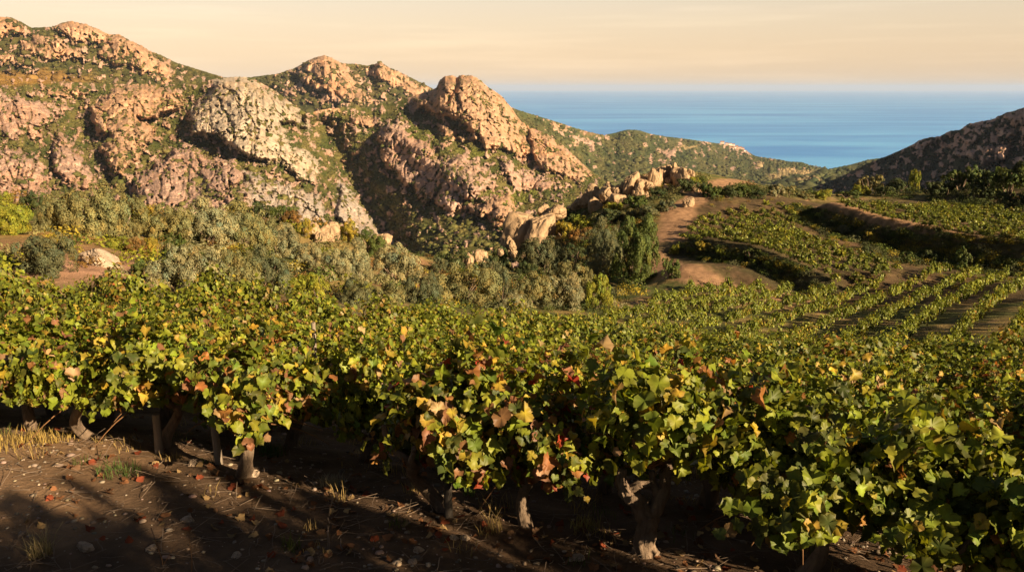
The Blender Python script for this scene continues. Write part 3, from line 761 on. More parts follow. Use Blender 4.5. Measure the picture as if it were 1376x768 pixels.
gO = 'granite outcrop on the brow of the ravine'
boulder(681, 279, 733, 331, 70, 'big slanting granite slab on the ravine brow, shaded face to the valley', 0, gO, 0.35, 0.2, 0.9)
boulder(705, 282, 752, 328, 68.5, 'split granite slab leaning on the big slanting slab, sunlit face towards the bushes', 1, gO, 0.45, 0.6, 0.8)
boulder(736, 271, 762, 289, 70.5, 'square granite block capping the slanting slabs of the ravine outcrop', 2, gO, 0.1, 0.3)
boulder(722, 274, 741, 288, 71.5, 'small rounded block on top of the slanting slabs', 3, gO, 0, 0.9)
boulder(677, 316, 690, 333, 68, 'narrow upright stone at the foot of the slanting slab', 4, gO, 0.3, 0.1)
boulder(683, 320, 694, 334, 67, 'short pointed stone beside the narrow upright stone', 5, gO, -0.1, 0.4)
gR = 'granite boulders along the ridge above the terraces'
for args in ((835, 230, 862, 259, 86, 'tall cracked boulder rising mid-ridge above the terraces', 1, gR, 0.2, 0.3),
             (857, 234, 880, 252, 88, 'lumpy granite boulder next to the tall cracked one on the ridge', 2, gR, 0, 0.8),
             (876, 222, 908, 240, 90, 'broad pale boulder crowning the ridge', 3, gR, 0.05, 0.2),
             (899, 224, 918, 240, 91, 'rounded pale boulder at the seaward end of the ridge crown', 4, gR, 0, 1.1),
             (806, 245, 834, 268, 84, 'flat-topped boulder sloping down the ravine side of the ridge', 5, gR, 0.25, 0.4),
             (778, 250, 806, 274, 82, 'long low granite ledge at the ravine end of the ridge', 6, gR, 0.3, 0.2),
             (818, 257, 845, 273, 82, 'small block lodged below the flat-topped boulder', 0, gR, 0.1, 1.3),
             (768, 262, 786, 280, 80, 'half-buried stone below the long low ledge', 2, gR, 0.1, 0.3),
             (848, 248, 868, 262, 84, 'wedge of granite under the tall cracked boulder', 6, gR, 0.2, 2.0)):
    boulder(*args)
boulder(914, 264, 938, 277, 74, 'pale split boulder beside the dirt track above the terraces', 1, None, 0.2, 0.5, sink=0.45)
boulder(408, 296, 434, 318, 40, 'pale craggy boulder among the rust-coloured scrub', 5, 'pale boulders in the rusty scrub', 0.2, 0.2)
boulder(432, 297, 460, 322, 39, 'larger pale boulder with a smooth rounded shoulder in the rusty scrub', 3, 'pale boulders in the rusty scrub', 0.1, 0.9)
boulder(420, 306, 441, 328, 38, 'small pale stone at the foot of the two pale boulders', 2, 'pale boulders in the rusty scrub', 0.1, 1.7)
boulder(104, 338, 174, 356, 20.5, 'long pale rock slab lying on the bare reddish slope', 6, None, 0.42, -0.1, 0.6, mat='pale_granite', sink=0.1)
boulder(622, 338, 640, 366, 50, 'pinkish boulder in the shaded bushes of the ravine', 4, 'boulders in the shaded ravine', 0.1, 0.4)
boulder(638, 331, 656, 352, 52, 'upper pinkish boulder in the shaded ravine bushes', 0, 'boulders in the shaded ravine', 0.1, 1.0)
boulder(505, 312, 528, 332, 50, 'smooth pale rock at the end of the scrub slope above the ravine', 3, None, 0.4, 0.3)

_r = np.random.default_rng(41)
for k in range(80):
    t_ = _r.uniform(0, 1)
    uc = 690 + 245 * t_ + _r.normal(0, 8); vc = np.interp(uc, [690, 730, 770, 800, 835, 870, 905, 935], [318, 290, 276, 266, 252, 243, 233, 240]) + abs(_r.normal(0, 10)) + 5
    wpx = float(np.clip(_r.gamma(2.6, 4.6), 5, 27)); hpx = wpx * _r.uniform(0.6, 1.05)
    boulder(uc - wpx / 2, vc - hpx, uc + wpx / 2, vc, 84, 'broken granite block among the rocks of the spine above the ravine', int(_r.integers(7)), 'broken blocks along the rocky spine', _r.normal(0, 0.25), _r.uniform(0, 6), _r.uniform(0.7, 1.1), sink=0.45)
for k in range(22):
    uc = 795 + 125 * (k + _r.uniform(0, 0.8)) / 22; wpx = _r.uniform(9, 17); hpx = wpx * _r.uniform(1.1, 1.8)
    vc = np.interp(uc, [795, 835, 870, 905, 925], [272, 258, 250, 240, 243]) + _r.uniform(-2, 8)
    boulder(uc - wpx / 2, vc - hpx, uc + wpx / 2, vc, 86, 'upright angular granite block in the jagged crest of the ridge', int(_r.integers(7)), 'upright blocks in the jagged crest', _r.normal(0, 0.2), _r.uniform(0, 6), 0.9, sink=0.3)
for k, (uc, vc, wpx) in enumerate(((612, 352, 12), (606, 366, 9), (648, 358, 11), (660, 372, 9), (628, 372, 10), (690, 342, 11), (704, 346, 9), (672, 340, 10))):
    boulder(uc - wpx / 2, vc - wpx * 0.7, uc + wpx / 2, vc, 54, 'small broken block on the shaded flank below the slanting slabs', k, 'small blocks on the shaded flank', 0.1, k * 0.8, 0.9, sink=0.4)

# ------------------------------------------------------------------ bushes and trees
def leaf_quads(pos, nor, size, rs, tip=None, asp=0.55):
    """folded kite leaves: base, two sides, tip, and a raised rib"""
    n = len(pos)
    if tip is None:
        tip = rs.normal(size=(n, 3))
    nor = nor / (np.linalg.norm(nor, axis=1)[:, None] + 1e-9)
    tip = tip - (tip * nor).sum(1)[:, None] * nor; tip /= np.linalg.norm(tip, axis=1)[:, None] + 1e-9
    sd = np.cross(nor, tip)
    s = np.asarray(size).reshape(-1, 1) * np.ones((n, 1))
    base = pos - tip * s * 0.5; end = pos + tip * s * 0.5 - nor * s * 0.12
    l = pos - sd * s * asp * 0.5 - tip * s * 0.08 + nor * s * 0.08; r = pos + sd * s * asp * 0.5 - tip * s * 0.08 + nor * s * 0.08
    V = np.stack([base, l, end, r], 1).reshape(-1, 3)
    i = np.arange(n)[:, None] * 4
    F = np.concatenate([i + np.array([[0, 1, 2]]), i + np.array([[0, 2, 3]])])
    return V, F

def bush_crown(name, seed, n, leaf, nb=16, tall=1.0, upright=0.0, ragged=0.12):
    rs = np.random.default_rng(seed)
    nl = max(6, nb // 2)
    cen = rs.normal(size=(nl, 3)); cen /= np.linalg.norm(cen, axis=1)[:, None]
    cen *= rs.uniform(0.35, 0.68, (nl, 1)); cen[:, 2] = np.abs(cen[:, 2]) * 0.95 * tall + 0.30
    low = rs.random(nl) < 0.35; cen[low, 2] = rs.uniform(0.16, 0.35, low.sum())
    R = rs.uniform(0.26, 0.42, nl)
    # each limb ends in a head of foliage; each head is built of smaller clumps
    m_ = 13
    d1 = rs.normal(size=(nl, m_, 3)); d1 += cen[:, None] * np.array([1.1, 1.1, 0.3]); d1[..., 2] += 0.35; d1 /= np.linalg.norm(d1, axis=-1)[..., None]
    sub = (cen[:, None] + d1 * (R[:, None, None] * rs.uniform(0.75, 1.0 + ragged, (nl, m_, 1)))).reshape(-1, 3); d1 = d1.reshape(-1, 3)
    rad = np.repeat(R, m_) * rs.uniform(0.30, 0.50, nl * m_)
    b = rs.choice(nl * m_, n, p=rad ** 2 / (rad ** 2).sum())
    d = rs.normal(size=(n, 3)) + d1[b] * 0.9 + np.array([0, 0, 0.2]); d /= np.linalg.norm(d, axis=1)[:, None]
    rr = rad[b] * (1 - np.abs(rs.normal(0, 0.14, n)) + 0.5 * (upright + ragged) * (rs.random(n) < 0.1))
    pos = sub[b] + d * rr[:, None]; pos[:, 2] += upright * np.abs(rs.normal(0, leaf, n))
    nor = d + rs.normal(0, 0.30, (n, 3))
    tip = d * 0.7 + rs.normal(0, 0.6, (n, 3)) + np.array([0, 0, 0.4 + upright])
    keep = pos[:, 2] > 0.03
    pos, nor, tip, bb = pos[keep], nor[keep], tip[keep], b[keep]
    V, F = leaf_quads(pos, nor, leaf * rs.uniform(0.7, 1.35, len(pos)), rs, tip)
    tone = rs.uniform(0.90, 1.1, len(pos)) * (0.82 + 0.36 * rs.random(nl * m_))[bb] * (0.85 + 0.3 * rs.random(nl))[bb // m_]
    hue = rs.normal(0, 0.06, len(pos)) + (0.09 * rs.normal(size=nl * m_))[bb]
    C = np.stack([tone * (1 + hue), tone, tone * (1 - hue)], -1)
    return mesh_from(name, V, [F], np.repeat(C, 4, 0))

def bush_stems(name, seed, ns=6):
    rs = np.random.default_rng(seed); A_ = Acc()
    for k in range(ns):
        a = rs.uniform(0, 6.28); r = rs.uniform(0.25, 0.6)
        s = np.linspace(0, 1, 7)[:, None]
        end = np.array([math.cos(a) * r, math.sin(a) * r, rs.uniform(0.5, 0.85)])
        path = s * end + 0.05 * np.sin(s * 5 + k) * np.array([[math.sin(a), math.cos(a), 0.2]])
        tube(A_, path, np.linspace(0.045, 0.012, 7), 6, 0.15, seed + k)
    return A_.mesh(name, True)

BUSH_TINT = {'olive': (0.172, 0.164, 0.066), 'sage': (0.225, 0.215, 0.112), 'dark': (0.050, 0.066, 0.022), 'green': (0.072, 0.098, 0.022),
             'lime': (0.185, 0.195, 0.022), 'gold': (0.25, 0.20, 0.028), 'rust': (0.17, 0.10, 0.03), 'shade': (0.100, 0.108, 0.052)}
for k_, c_ in BUSH_TINT.items():
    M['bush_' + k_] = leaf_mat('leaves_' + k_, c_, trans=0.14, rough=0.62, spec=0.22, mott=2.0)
CROWN_L = [bush_crown('crown', 500 + k, 17000, 0.05, 22 + 2 * k, 0.95) for k in range(5)]
CROWN_M = [bush_crown('crown', 520 + k, 7000, 0.065, 15 + k, 1.0) for k in range(5)]
CROWN_S = [bush_crown('crown', 540 + k, 1500, 0.14, 8 + k, 1.0, ragged=0.2) for k in range(4)]
CROWN_U = [bush_crown('crown', 560 + k, 5600, 0.07, 12, 1.05, upright=1.3, ragged=0.3) for k in range(2)]
CROWN_D = [bush_crown('crown', 570 + k, 3000, 0.11, 11 + k, 1.0, ragged=0.25) for k in range(4)]
STEMS = [bush_stems('trunk', 580 + k) for k in range(3)]
for me in STEMS: me.materials.append(M['bark'])
for me in CROWN_L + CROWN_M + CROWN_S + CROWN_U + CROWN_D: me.materials.append(M['bush_green'])
brs = random.Random(3)

def place_bush(x, y, z, w, h, tint, label, cat='bush', group=None, crowns=None, name='bush', d=None):
    small = crowns is CROWN_S
    cm = brs.choice(crowns or CROWN_M)
    if small:
        c = link(name, cm); root = c
    else:
        root = link(name, None); c = link('crown', cm, None, root)
        link('trunk', brs.choice(STEMS), None, root)
    root.location = (x, y, z)
    root.rotation_euler = (0, 0, brs.uniform(0, 6.28))
    k_ = 1.2 if crowns is CROWN_L and y > 10 else 1.08
    root.scale = (w / 2 * k_, (d or w) / 2 * k_, h / 1.26 * (1.1 if k_ > 1.1 else 1))
    c.material_slots[0].link = 'OBJECT'; c.material_slots[0].material = M['bush_' + tint]
    tag(root, label, cat, group)
    return root

def bush(u0, v0, u1, v1, D, tint, label, crowns=None, cat='bush', group=None, name='bush'):
    a, top, w = box_of(u0, v0, u1, v1, D); D = a[1]
    g = float(ground_z(a[0], D))
    h = max(top - g, 0.45 * w)
    if h > 1.9 * w: h = 1.9 * w
    if top - g < 0.45 * w: g = top - h
    return place_bush(a[0], D, g - 0.05, w, h, tint, label, cat, group, crowns, name)

L_, M_, S_, U_ = CROWN_L, CROWN_M, CROWN_S, CROWN_U
gL = 'bushes on the scrub slope at the edge of the vineyard'
for a in (
    (78, 243, 160, 316, 34, 'olive', 'tallest dark olive bush on the slope, under the pink crags', L_),
    (128, 262, 196, 318, 33, 'olive', 'lower olive shoulder bush grown against the tallest dark olive one', L_),
    (56, 262, 100, 312, 35, 'olive', 'dark olive bush on the uphill side of the tallest one', L_),
    (30, 250, 68, 284, 38, 'dark', 'small dark olive bush at the crest beside the yellow-green ones', M_),
    (48, 287, 84, 306, 30, 'lime', 'low bright green cushion bush in front of the tall olive bush', M_),
    (24, 308, 102, 366, 23, 'shade', 'round grey-green bush alone on the bare reddish slope', L_),
    (-34, 262, 30, 314, 33, 'lime', 'big yellow-green bush cut by the picture edge', L_),
    (-10, 250, 18, 272, 40, 'lime', 'small yellow-green bush behind the big yellow-green one', M_),
    (-20, 330, 18, 362, 20, 'green', 'green bush just above the vines at the picture edge', M_),
    (180, 272, 208, 292, 40, 'gold', 'small golden bush at the crest between two olive clumps', M_),
    (200, 274, 262, 322, 36, 'olive', 'olive-grey bush at the start of the long crest clump', L_),
    (246, 272, 318, 330, 36, 'sage', 'pale olive-grey bush in the middle of the long crest clump', L_),
    (300, 278, 362, 336, 35, 'olive', 'dense olive-grey bush towards the ravine end of the long crest clump', L_),
    (345, 292, 404, 344, 34, 'sage', 'silvery bush at the ravine end of the long crest clump', L_),
    (222, 321, 292, 388, 22.5, 'sage', 'wide silvery-grey bush directly above the vines', L_),
    (282, 328, 346, 390, 22, 'olive', 'rounded olive bush next to the wide silvery-grey one', L_),
    (330, 336, 390, 396, 22.5, 'shade', 'grey-green bush between the rounded olive one and the bright green shrub', L_),
    (214, 312, 264, 350, 27, 'green', 'fresh green bush behind the wide silvery-grey one', M_),
    (194, 310, 224, 345, 29, 'gold', 'yellowing bush on the red earth beside the fresh green one', M_),
    (144, 312, 178, 334, 28, 'lime', 'low yellow-green shrub behind the pale slab', M_),
    (168, 316, 200, 342, 26, 'rust', 'rusty brown shrub behind the pale slab', M_),
    (176, 342, 208, 372, 20, 'green', 'dark green shrub at the lower end of the pale slab', M_),
    (188, 352, 226, 380, 19, 'sage', 'dry greyish shrub at the top of the vines', U_),
    (398, 356, 458, 404, 22, 'lime', 'bright green shrub standing up out of the vines', M_),
    (360, 358, 404, 396, 21.5, 'lime', 'yellow-green shrub leaning on the bright green one', M_),
    (392, 322, 440, 362, 30, 'sage', 'silver-grey bush below the pale boulders', L_),
    (424, 336, 470, 376, 29, 'sage', 'silver-grey bush behind the bright green shrub', L_),
    (452, 326, 504, 376, 31, 'sage', 'broad silver-grey bush on the lower slope', L_),
    (500, 330, 566, 384, 33, 'sage', 'broadest silver-grey bush, last before the ravine', L_),
    (440, 372, 506, 408, 23, 'shade', 'low dull green bush at the vineyard edge below the silver-grey ones', M_),
    (496, 372, 548, 408, 25, 'olive', 'low olive bush beside the dull green one at the vineyard edge', M_),
    (362, 270, 400, 300, 42, 'green', 'green bush on the rusty crest', M_),
    (382, 276, 416, 304, 42, 'rust', 'rusty orange bush on the crest above the pale boulders', M_),
    (400, 292, 424, 318, 41, 'gold', 'golden brown bush beside the pale boulders', M_),
    (452, 292, 490, 326, 42, 'gold', 'golden green bush below the pale boulders on the ravine side', M_),
    (474, 306, 520, 338, 40, 'green', 'green bush on the brow above the silver-grey bushes', M_),
    (300, 268, 340, 288, 44, 'gold', 'low golden bush along the crest behind the olive-grey clump', M_),
    (330, 270, 370, 292, 43, 'dark', 'low dark bush along the crest behind the silvery clump', M_),
):
    bush(*a[:7], crowns=a[7], group=gL)
gV = 'bushes in the hollow between the vineyard and the ravine'
for a in (
    (582, 355, 664, 410, 31, 'olive', 'large rounded olive bush in the hollow, nearest the vines', L_),
    (544, 362, 592, 408, 30, 'shade', 'shaded green bush tucked beside the large rounded olive bush', L_),
    (656, 362, 692, 410, 33, 'shade', 'thin shaded shrub with a visible stem in the hollow', U_),
    (684, 366, 738, 412, 34, 'olive', 'olive bush in the middle of the hollow', L_),
    (722, 364, 778, 414, 33, 'sage', 'pale olive bush in the middle of the hollow', L_),
    (762, 360, 800, 412, 34, 'olive', 'olive bush behind the bright yellow-green shrub', L_),
    (782, 366, 824, 416, 32.5, 'lime', 'bright yellow-green shrub by the bank of the dirt track', M_),
    (668, 396, 712, 418, 27, 'sage', 'low silvery shrub right behind the vines', U_),
    (704, 316, 762, 368, 48, 'shade', 'grey-green bush below the slanting granite slab', L_),
    (748, 342, 792, 378, 45, 'olive', 'olive bush under the grey-green one in the hollow', M_),
    (820, 288, 880, 380, 46, 'green', 'tall rounded dark green tree by the dirt track', L_),
    (786, 300, 832, 362, 50, 'shade', 'grey-green tree behind the tall dark green one', L_),
    (788, 340, 820, 372, 46, 'sage', 'small silvery bush at the foot of the trees', M_),
    (752, 322, 792, 352, 54, 'dark', 'dark bush in the shade behind the trees', M_),
    (598, 334, 632, 362, 52, 'dark', 'dark bush in the shaded ravine beside the pinkish boulders', M_),
    (640, 340, 676, 372, 47, 'shade', 'shaded bush behind the thin shrub', M_),
    (652, 330, 690, 354, 58, 'dark', 'dark bush at the foot of the slanting granite slab', M_),
    (578, 344, 606, 368, 50, 'shade', 'small shaded bush at the lip of the ravine', M_),
    (690, 350, 726, 376, 44, 'dark', 'dark bush between the hollow and the granite outcrop', M_),
):
    bush(*a[:7], crowns=a[7], group=gV, cat='tree' if 'tree' in a[6] else 'bush', name='tree' if 'tree' in a[6] else 'bush')
gK = 'bushes on the rocky ridge above the terraces'
for a in (
    (752, 276, 790, 304, 76, 'green', 'green bush behind the capping block of the outcrop'), (738, 292, 772, 318, 72, 'gold', 'golden bush beside the slanting slabs'),
    (772, 284, 812, 304, 76, 'lime', 'yellow-green bush under the long low ledge'), (800, 276, 840, 300, 76, 'dark', 'dark bush below the flat-topped boulder'),
    (796, 238, 822, 252, 92, 'green', 'low green bush behind the flat-topped boulder'), (784, 246, 806, 258, 94, 'lime', 'yellow-green bush on the ravine end of the ridge'),
    (836, 258, 876, 282, 78, 'green', 'green bush under the tall cracked boulder'), (850, 270, 884, 296, 72, 'shade', 'grey-green bush on the terraced side of the ridge'),
    (870, 248, 902, 266, 82, 'dark', 'dark bush between the ridge boulders and the track'), (884, 262, 912, 284, 76, 'shade', 'round grey-green bush above the dirt track'),
    (904, 236, 934, 256, 88, 'dark', 'dark bush behind the broad pale boulder'), (916, 232, 942, 252, 92, 'lime', 'yellow-green bush at the seaward end of the ridge'),
    (930, 240, 958, 262, 88, 'dark', 'dark rounded bush next to the pale split boulder'), (944, 240, 974, 264, 88, 'green', 'green bush second along the skyline from the ridge crown'),
    (966, 246, 992, 266, 88, 'dark', 'dark bush third along the skyline from the ridge crown'), (984, 246, 1012, 264, 90, 'green', 'green bush near the middle of the skyline hedge'),
    (1006, 250, 1034, 266, 90, 'dark', 'dark bush where the skyline hedge thins'), (1028, 243, 1056, 264, 88, 'sage', 'pale olive bush standing above the skyline hedge'),
    (1048, 246, 1070, 265, 90, 'olive', 'olive bush beside the pale olive one on the skyline'), (1070, 254, 1094, 266, 90, 'olive', 'low olive bush at the seaward end of the terraces'),
    (1090, 252, 1126, 266, 90, 'lime', 'low yellow-green bush on the skyline at the seaward end of the terraces'), (1122, 252, 1152, 266, 89, 'green', 'low green bush left of the fan-shaped olive tree'),
    (860, 290, 890, 312, 64, 'dark', 'dark bush on the bank above the dirt track'), (836, 276, 866, 296, 70, 'olive', 'olive bush above the tall dark green tree'),
    (764, 302, 800, 322, 64, 'rust', 'rust-coloured bush in the shade of the outcrop'), (812, 268, 838, 284, 78, 'lime', 'yellow-green bush under the flat-topped boulder'),
):
    bush(*a, crowns=CROWN_D, group=gK)
gT = 'trees and bushes on the skyline above the upper terrace'
for a in (
    (1149, 228, 1184, 260, 88, 'olive', 'fan-shaped olive tree on the skyline above the terraces', 'tree', CROWN_D), (1146, 244, 1168, 262, 86, 'lime', 'yellow-green bush at the foot of the fan-shaped olive tree', 'bush', CROWN_D),
    (1221, 222, 1240, 246, 90, 'lime', 'little rounded tree standing alone on the skyline', 'tree', CROWN_D), (1188, 236, 1224, 260, 88, 'dark', 'dark bush between the fan-shaped tree and the little rounded tree', 'bush', CROWN_D),
    (1172, 246, 1200, 264, 86, 'dark', 'low dark bush beside the fan-shaped tree', 'bush', CROWN_D), (1234, 238, 1270, 264, 87, 'dark', 'dark bush behind the little rounded tree', 'bush', CROWN_D),
    (1266, 213, 1312, 258, 88, 'green', 'broad tree with a sunlit top on the skyline', 'tree', CROWN_D), (1252, 236, 1290, 264, 85, 'dark', 'dark bush under the broad sunlit tree', 'bush', CROWN_D),
    (1304, 222, 1340, 262, 88, 'dark', 'dark tree between the two broad trees on the skyline', 'tree', CROWN_D), (1326, 214, 1384, 266, 82, 'green', 'broadest tree on the skyline, its top catching the sun', 'tree', CROWN_D),
    (1300, 246, 1336, 270, 82, 'dark', 'dark bush on the bank above the upper terrace', 'bush', CROWN_D), (1360, 200, 1410, 250, 90, 'dark', 'dark tree at the picture edge on the skyline', 'tree', CROWN_D),
    (1340, 252, 1380, 278, 78, 'dark', 'dark bush at the end of the upper terrace', 'bush', CROWN_D), (1376, 232, 1440, 280, 78, 'dark', 'dark bush beyond the end of the upper terrace', 'bush', CROWN_D),
):
    bush(*a[:7], crowns=a[8], cat=a[7], name=a[7], group=gT)
gB = 'shrubs on the terrace banks'
for a in (
    (994, 328, 1024, 352, 45, 'green', 'green shrub on the lower bank of the middle terrace'), (963, 330, 980, 344, 47, 'lime', 'small yellow-green shrub on the lower bank'),
    (920, 316, 946, 334, 52, 'green', 'green shrub at the bend of the dirt track'), (936, 320, 960, 336, 51, 'gold', 'yellowing shrub at the bend of the dirt track'),
    (1285, 326, 1315, 360, 46, 'green', 'tall green shrub under the lip of the upper terrace'), (1312, 336, 1334, 358, 46, 'lime', 'yellow-green shrub beside the tall green one under the lip'),
    (1160, 306, 1182, 326, 55, 'gold', 'yellowing shrub in the dark bank of the upper terrace'), (1208, 316, 1224, 332, 53, 'rust', 'dry orange shrub on the lip of the upper terrace'),
    (1106, 292, 1130, 308, 60, 'dark', 'dark shrub under the tip of the upper terrace'), (1120, 300, 1148, 316, 58, 'shade', 'grey-green shrub on the bank near the terrace tip'),
    (1150, 328, 1176, 346, 50, 'dark', 'dark shrub in the hollow below the upper bank'), (1206, 334, 1230, 352, 48, 'green', 'green shrub at the foot of the upper bank'),
    (886, 340, 914, 374, 42, 'green', 'green shrub between the dirt track and the hollow'), (1236, 330, 1262, 350, 48, 'dark', 'dark shrub on the upper bank'),
    (900, 326, 918, 340, 49, 'lime', 'small yellow-green shrub beside the dirt track'),
):
    bush(*a, crowns=CROWN_D, group=gB)

# undergrowth: low herbs and heath that nobody could count, one cover
rs = np.random.default_rng(77)
UA = Acc()
TUFT = []
for k in range(5):
    d = rs.normal(size=(150, 3)); d[:, 2] = np.abs(d[:, 2]); d /= np.linalg.norm(d, axis=1)[:, None]
    V, F = leaf_quads(d * rs.uniform(0.5, 1, (150, 1)) * np.array([1, 1, 0.8]), d + rs.normal(0, 0.4, d.shape), 0.19 * rs.uniform(0.6, 1.3, 150), rs)
    TUFT.append((V, F))
def cover(poly, n, D0, D1, r0, r1, tints):
    c = 0
    us = np.array(poly)
    while c < n:
        u = rs.uniform(us[:, 0].min(), us[:, 0].max()); v = rs.uniform(us[:, 1].min(), us[:, 1].max())
        if poly_sdf(np.array([u]), np.array([v]), poly)[0] < 0: c += 0.2; continue
        g = G(u, v)
        c += 1
        if g is None or not (D0 < g[1] < D1): continue
        if u < 195 and 300 < v and rs.random() < 0.85: continue
        dt, _, _ = seg_dist(np.array([g[0]]), np.array([g[1]]), TRACK)
        if dt[0] < 1.7: continue
        V, F = TUFT[rs.integers(5)]
        r = rs.uniform(r0, r1)
        UA.add(V * np.array([r, r, r * rs.uniform(0.6, 1.1)]) + g, F, np.array(BUSH_TINT[tints[rs.integers(len(tints))]]) * rs.uniform(0.7, 1.25))
cover([(-20, 262), (200, 262), (440, 280), (560, 340), (600, 400), (440, 400), (200, 378), (-20, 360)], 330, 14, 70, 0.25, 0.8, ('rust', 'gold', 'olive', 'green', 'sage', 'lime', 'dark'))
cover([(560, 345), (700, 280), (800, 240), (920, 232), (1090, 262), (990, 264), (900, 290), (870, 350), (860, 400), (620, 412)], 900, 25, 110, 0.3, 0.9, ('shade', 'dark', 'green', 'olive', 'gold', 'rust'))
cover([(915, 240), (1090, 258), (1090, 266), (960, 264), (915, 256)], 160, 60, 110, 0.4, 0.9, ('dark', 'shade', 'green', 'olive'))
cover([(560, 398), (840, 392), (840, 420), (560, 414)], 160, 18, 60, 0.25, 0.6, ('shade', 'dark', 'green', 'sage', 'gold'))
cover([(1100, 262), (1376, 225), (1400, 285), (1180, 264)], 260, 60, 110, 0.4, 1.0, ('dark', 'shade', 'green', 'dark'))
cover([(1080, 290), (1120, 292), (1376, 356), (1376, 366), (1200, 356), (1100, 316)], 420, 36, 75, 0.25, 0.7, ('dark', 'shade', 'green', 'gold'))
cover([(885, 300), (930, 272), (1090, 262), (1376, 262), (1376, 352), (1280, 336), (1180, 312), (1100, 292), (1060, 362), (1376, 372), (1376, 400), (900, 390)], 300, 30, 95, 0.12, 0.3, ('gold', 'rust', 'shade', 'olive'))
for k in range(260):
    f_ = rs.random(); p_ = np.array([np.interp(f_, np.linspace(0, 1, len(EDGE_MID)), np.array(EDGE_MID)[:, j]) for j in (0, 1)])
    x_, y_ = p_ + np.array([-0.55, -0.83]) * rs.uniform(-0.3, 1.3)
    V, F = TUFT[rs.integers(5)]; r = rs.uniform(0.18, 0.42)
    UA.add(V * np.array([r, r, r * 0.9]) + np.array([x_, y_, float(ground_z(x_, y_))]), F, np.array(BUSH_TINT[('dark', 'shade', 'green', 'gold', 'dark')[rs.integers(5)]]) * rs.uniform(0.7, 1.2))
ln_ = np.array(EDGE_UP); sg_ = np.r_[0, np.cumsum(np.hypot(*np.diff(ln_, axis=0).T))]
for k in range(900):
    s_ = rs.uniform(0, sg_[-1]); f_ = s_ / sg_[-1]
    p_ = np.array([np.interp(s_, sg_, ln_[:, j]) for j in (0, 1)]); p2 = np.array([np.interp(s_ + 0.5, sg_, ln_[:, j]) for j in (0, 1)]); t_ = (p2 - p_) / (np.linalg.norm(p2 - p_) + 1e-9)
    o_ = rs.uniform(-1.9, 0.1 if f_ < 0.5 else 0.9)
    x_, y_ = p_ + np.array([-t_[1], t_[0]]) * o_
    V, F = TUFT[rs.integers(5)]; r = rs.uniform(0.2, 0.5)
    UA.add(V * np.array([r, r, r * 0.9]) + np.array([x_, y_, float(ground_z(x_, y_))]), F, np.array(BUSH_TINT[('dark', 'shade', 'green', 'gold', 'dark')[rs.integers(5)]]) * rs.uniform(0.7, 1.2))
cover([(920, 322), (1090, 362), (1090, 374), (960, 352), (915, 334)], 200, 36, 75, 0.2, 0.5, ('dark', 'shade', 'green', 'gold'))
m_ = UA.mesh('undergrowth')
tag(link('undergrowth', m_, M['scrub']), 'low mixed heath and herbs between the bushes of the slopes', 'undergrowth', kind='stuff')

# ------------------------------------------------------------------ vines
# outline of a grape leaf, base at the origin, tip along +y, unit length
_half = [(0.07, -0.09), (0.27, -0.15), (0.45, -0.04), (0.48, 0.14), (0.57, 0.33), (0.50, 0.47), (0.38, 0.54), (0.31, 0.73), (0.15, 0.82)]
_o = np.array([(0, 0)] + _half + [(0, 1.0)] + [(-x, y) for x, y in _half[::-1]])
_nx = np.roll(_o, -1, 0)
_mid = (_o + _nx) / 2; _e = _nx - _o
_mid = _mid + 0.12 * np.stack([-_e[:, 1], _e[:, 0]], -1)      # notches between the teeth
LEAF2 = np.concatenate([np.stack([_o, _mid], 1).reshape(-1, 2), [(0, 0.36)]])
LN = len(LEAF2)
LEAFZ = 0.30 * np.abs(LEAF2[:, 0]) - 0.34 * (LEAF2[:, 1] - 0.3) ** 2 - 0.05 * np.cos(LEAF2[:, 0] * 14) * (np.abs(LEAF2[:, 0]) > 0.2)
LEAFF = np.array([[k, (k + 1) % (LN - 1), LN - 1] for k in range(LN - 1)])
PAL = {'dk': (0.046, 0.066, 0.015), 'gr': (0.098, 0.138, 0.020), 'yg': (0.195, 0.232, 0.023), 'ye': (0.35, 0.265, 0.032), 'or': (0.27, 0.125, 0.035), 'br': (0.20, 0.10, 0.05), 'rd': (0.26, 0.035, 0.018), 'tn': (0.34, 0.235, 0.11)}
PK = list(PAL)
MIXES = {'yellow': (0.09, 0.30, 0.40, 0.14, 0.015, 0.02, 0.0, 0.03), 'green': (0.26, 0.40, 0.27, 0.035, 0.01, 0.02, 0.0, 0.015), 'rusty': (0.18, 0.29, 0.24, 0.09, 0.08, 0.07, 0.02, 0.03), 'mixed': (0.15, 0.34, 0.36, 0.10, 0.015, 0.02, 0.0, 0.02)}

def leaf_points(rs, n, head, spread, hi, skirt, zmin=0.3):
    """leaf seats along arching canes"""
    nc = 20
    az = rs.uniform(0, 6.28, nc); el = np.radians(rs.uniform(28, 78, nc)); L = rs.uniform(0.75, 1.15, nc) * hi; droop = rs.uniform(0.10, 0.42, nc) * hi
    lowc = rs.random(nc) < skirt
    el[lowc] = np.radians(rs.uniform(0, 25, lowc.sum())); droop[lowc] = rs.uniform(0.2, 0.4, lowc.sum()) * hi; L[lowc] *= 0.75
    c = rs.integers(0, nc, n); s = rs.uniform(0.12, 1.0, n) ** 0.8
    dx = np.cos(az) * np.cos(el) * spread * 1.2; dy = np.sin(az) * np.cos(el) * spread; dz = np.sin(el)
    pos = np.stack([dx[c] * s * L[c] * 0.85, dy[c] * s * L[c] * 0.85, head + dz[c] * s * L[c] * 0.88 - droop[c] * s ** 2], -1)
    pos += rs.normal(0, 0.075, (n, 3))
    pos[:, 2] = np.maximum(pos[:, 2], zmin - 0.06 + 0.3 * rs.random(n) ** 1.5)
    return pos, (az, el, L, droop)

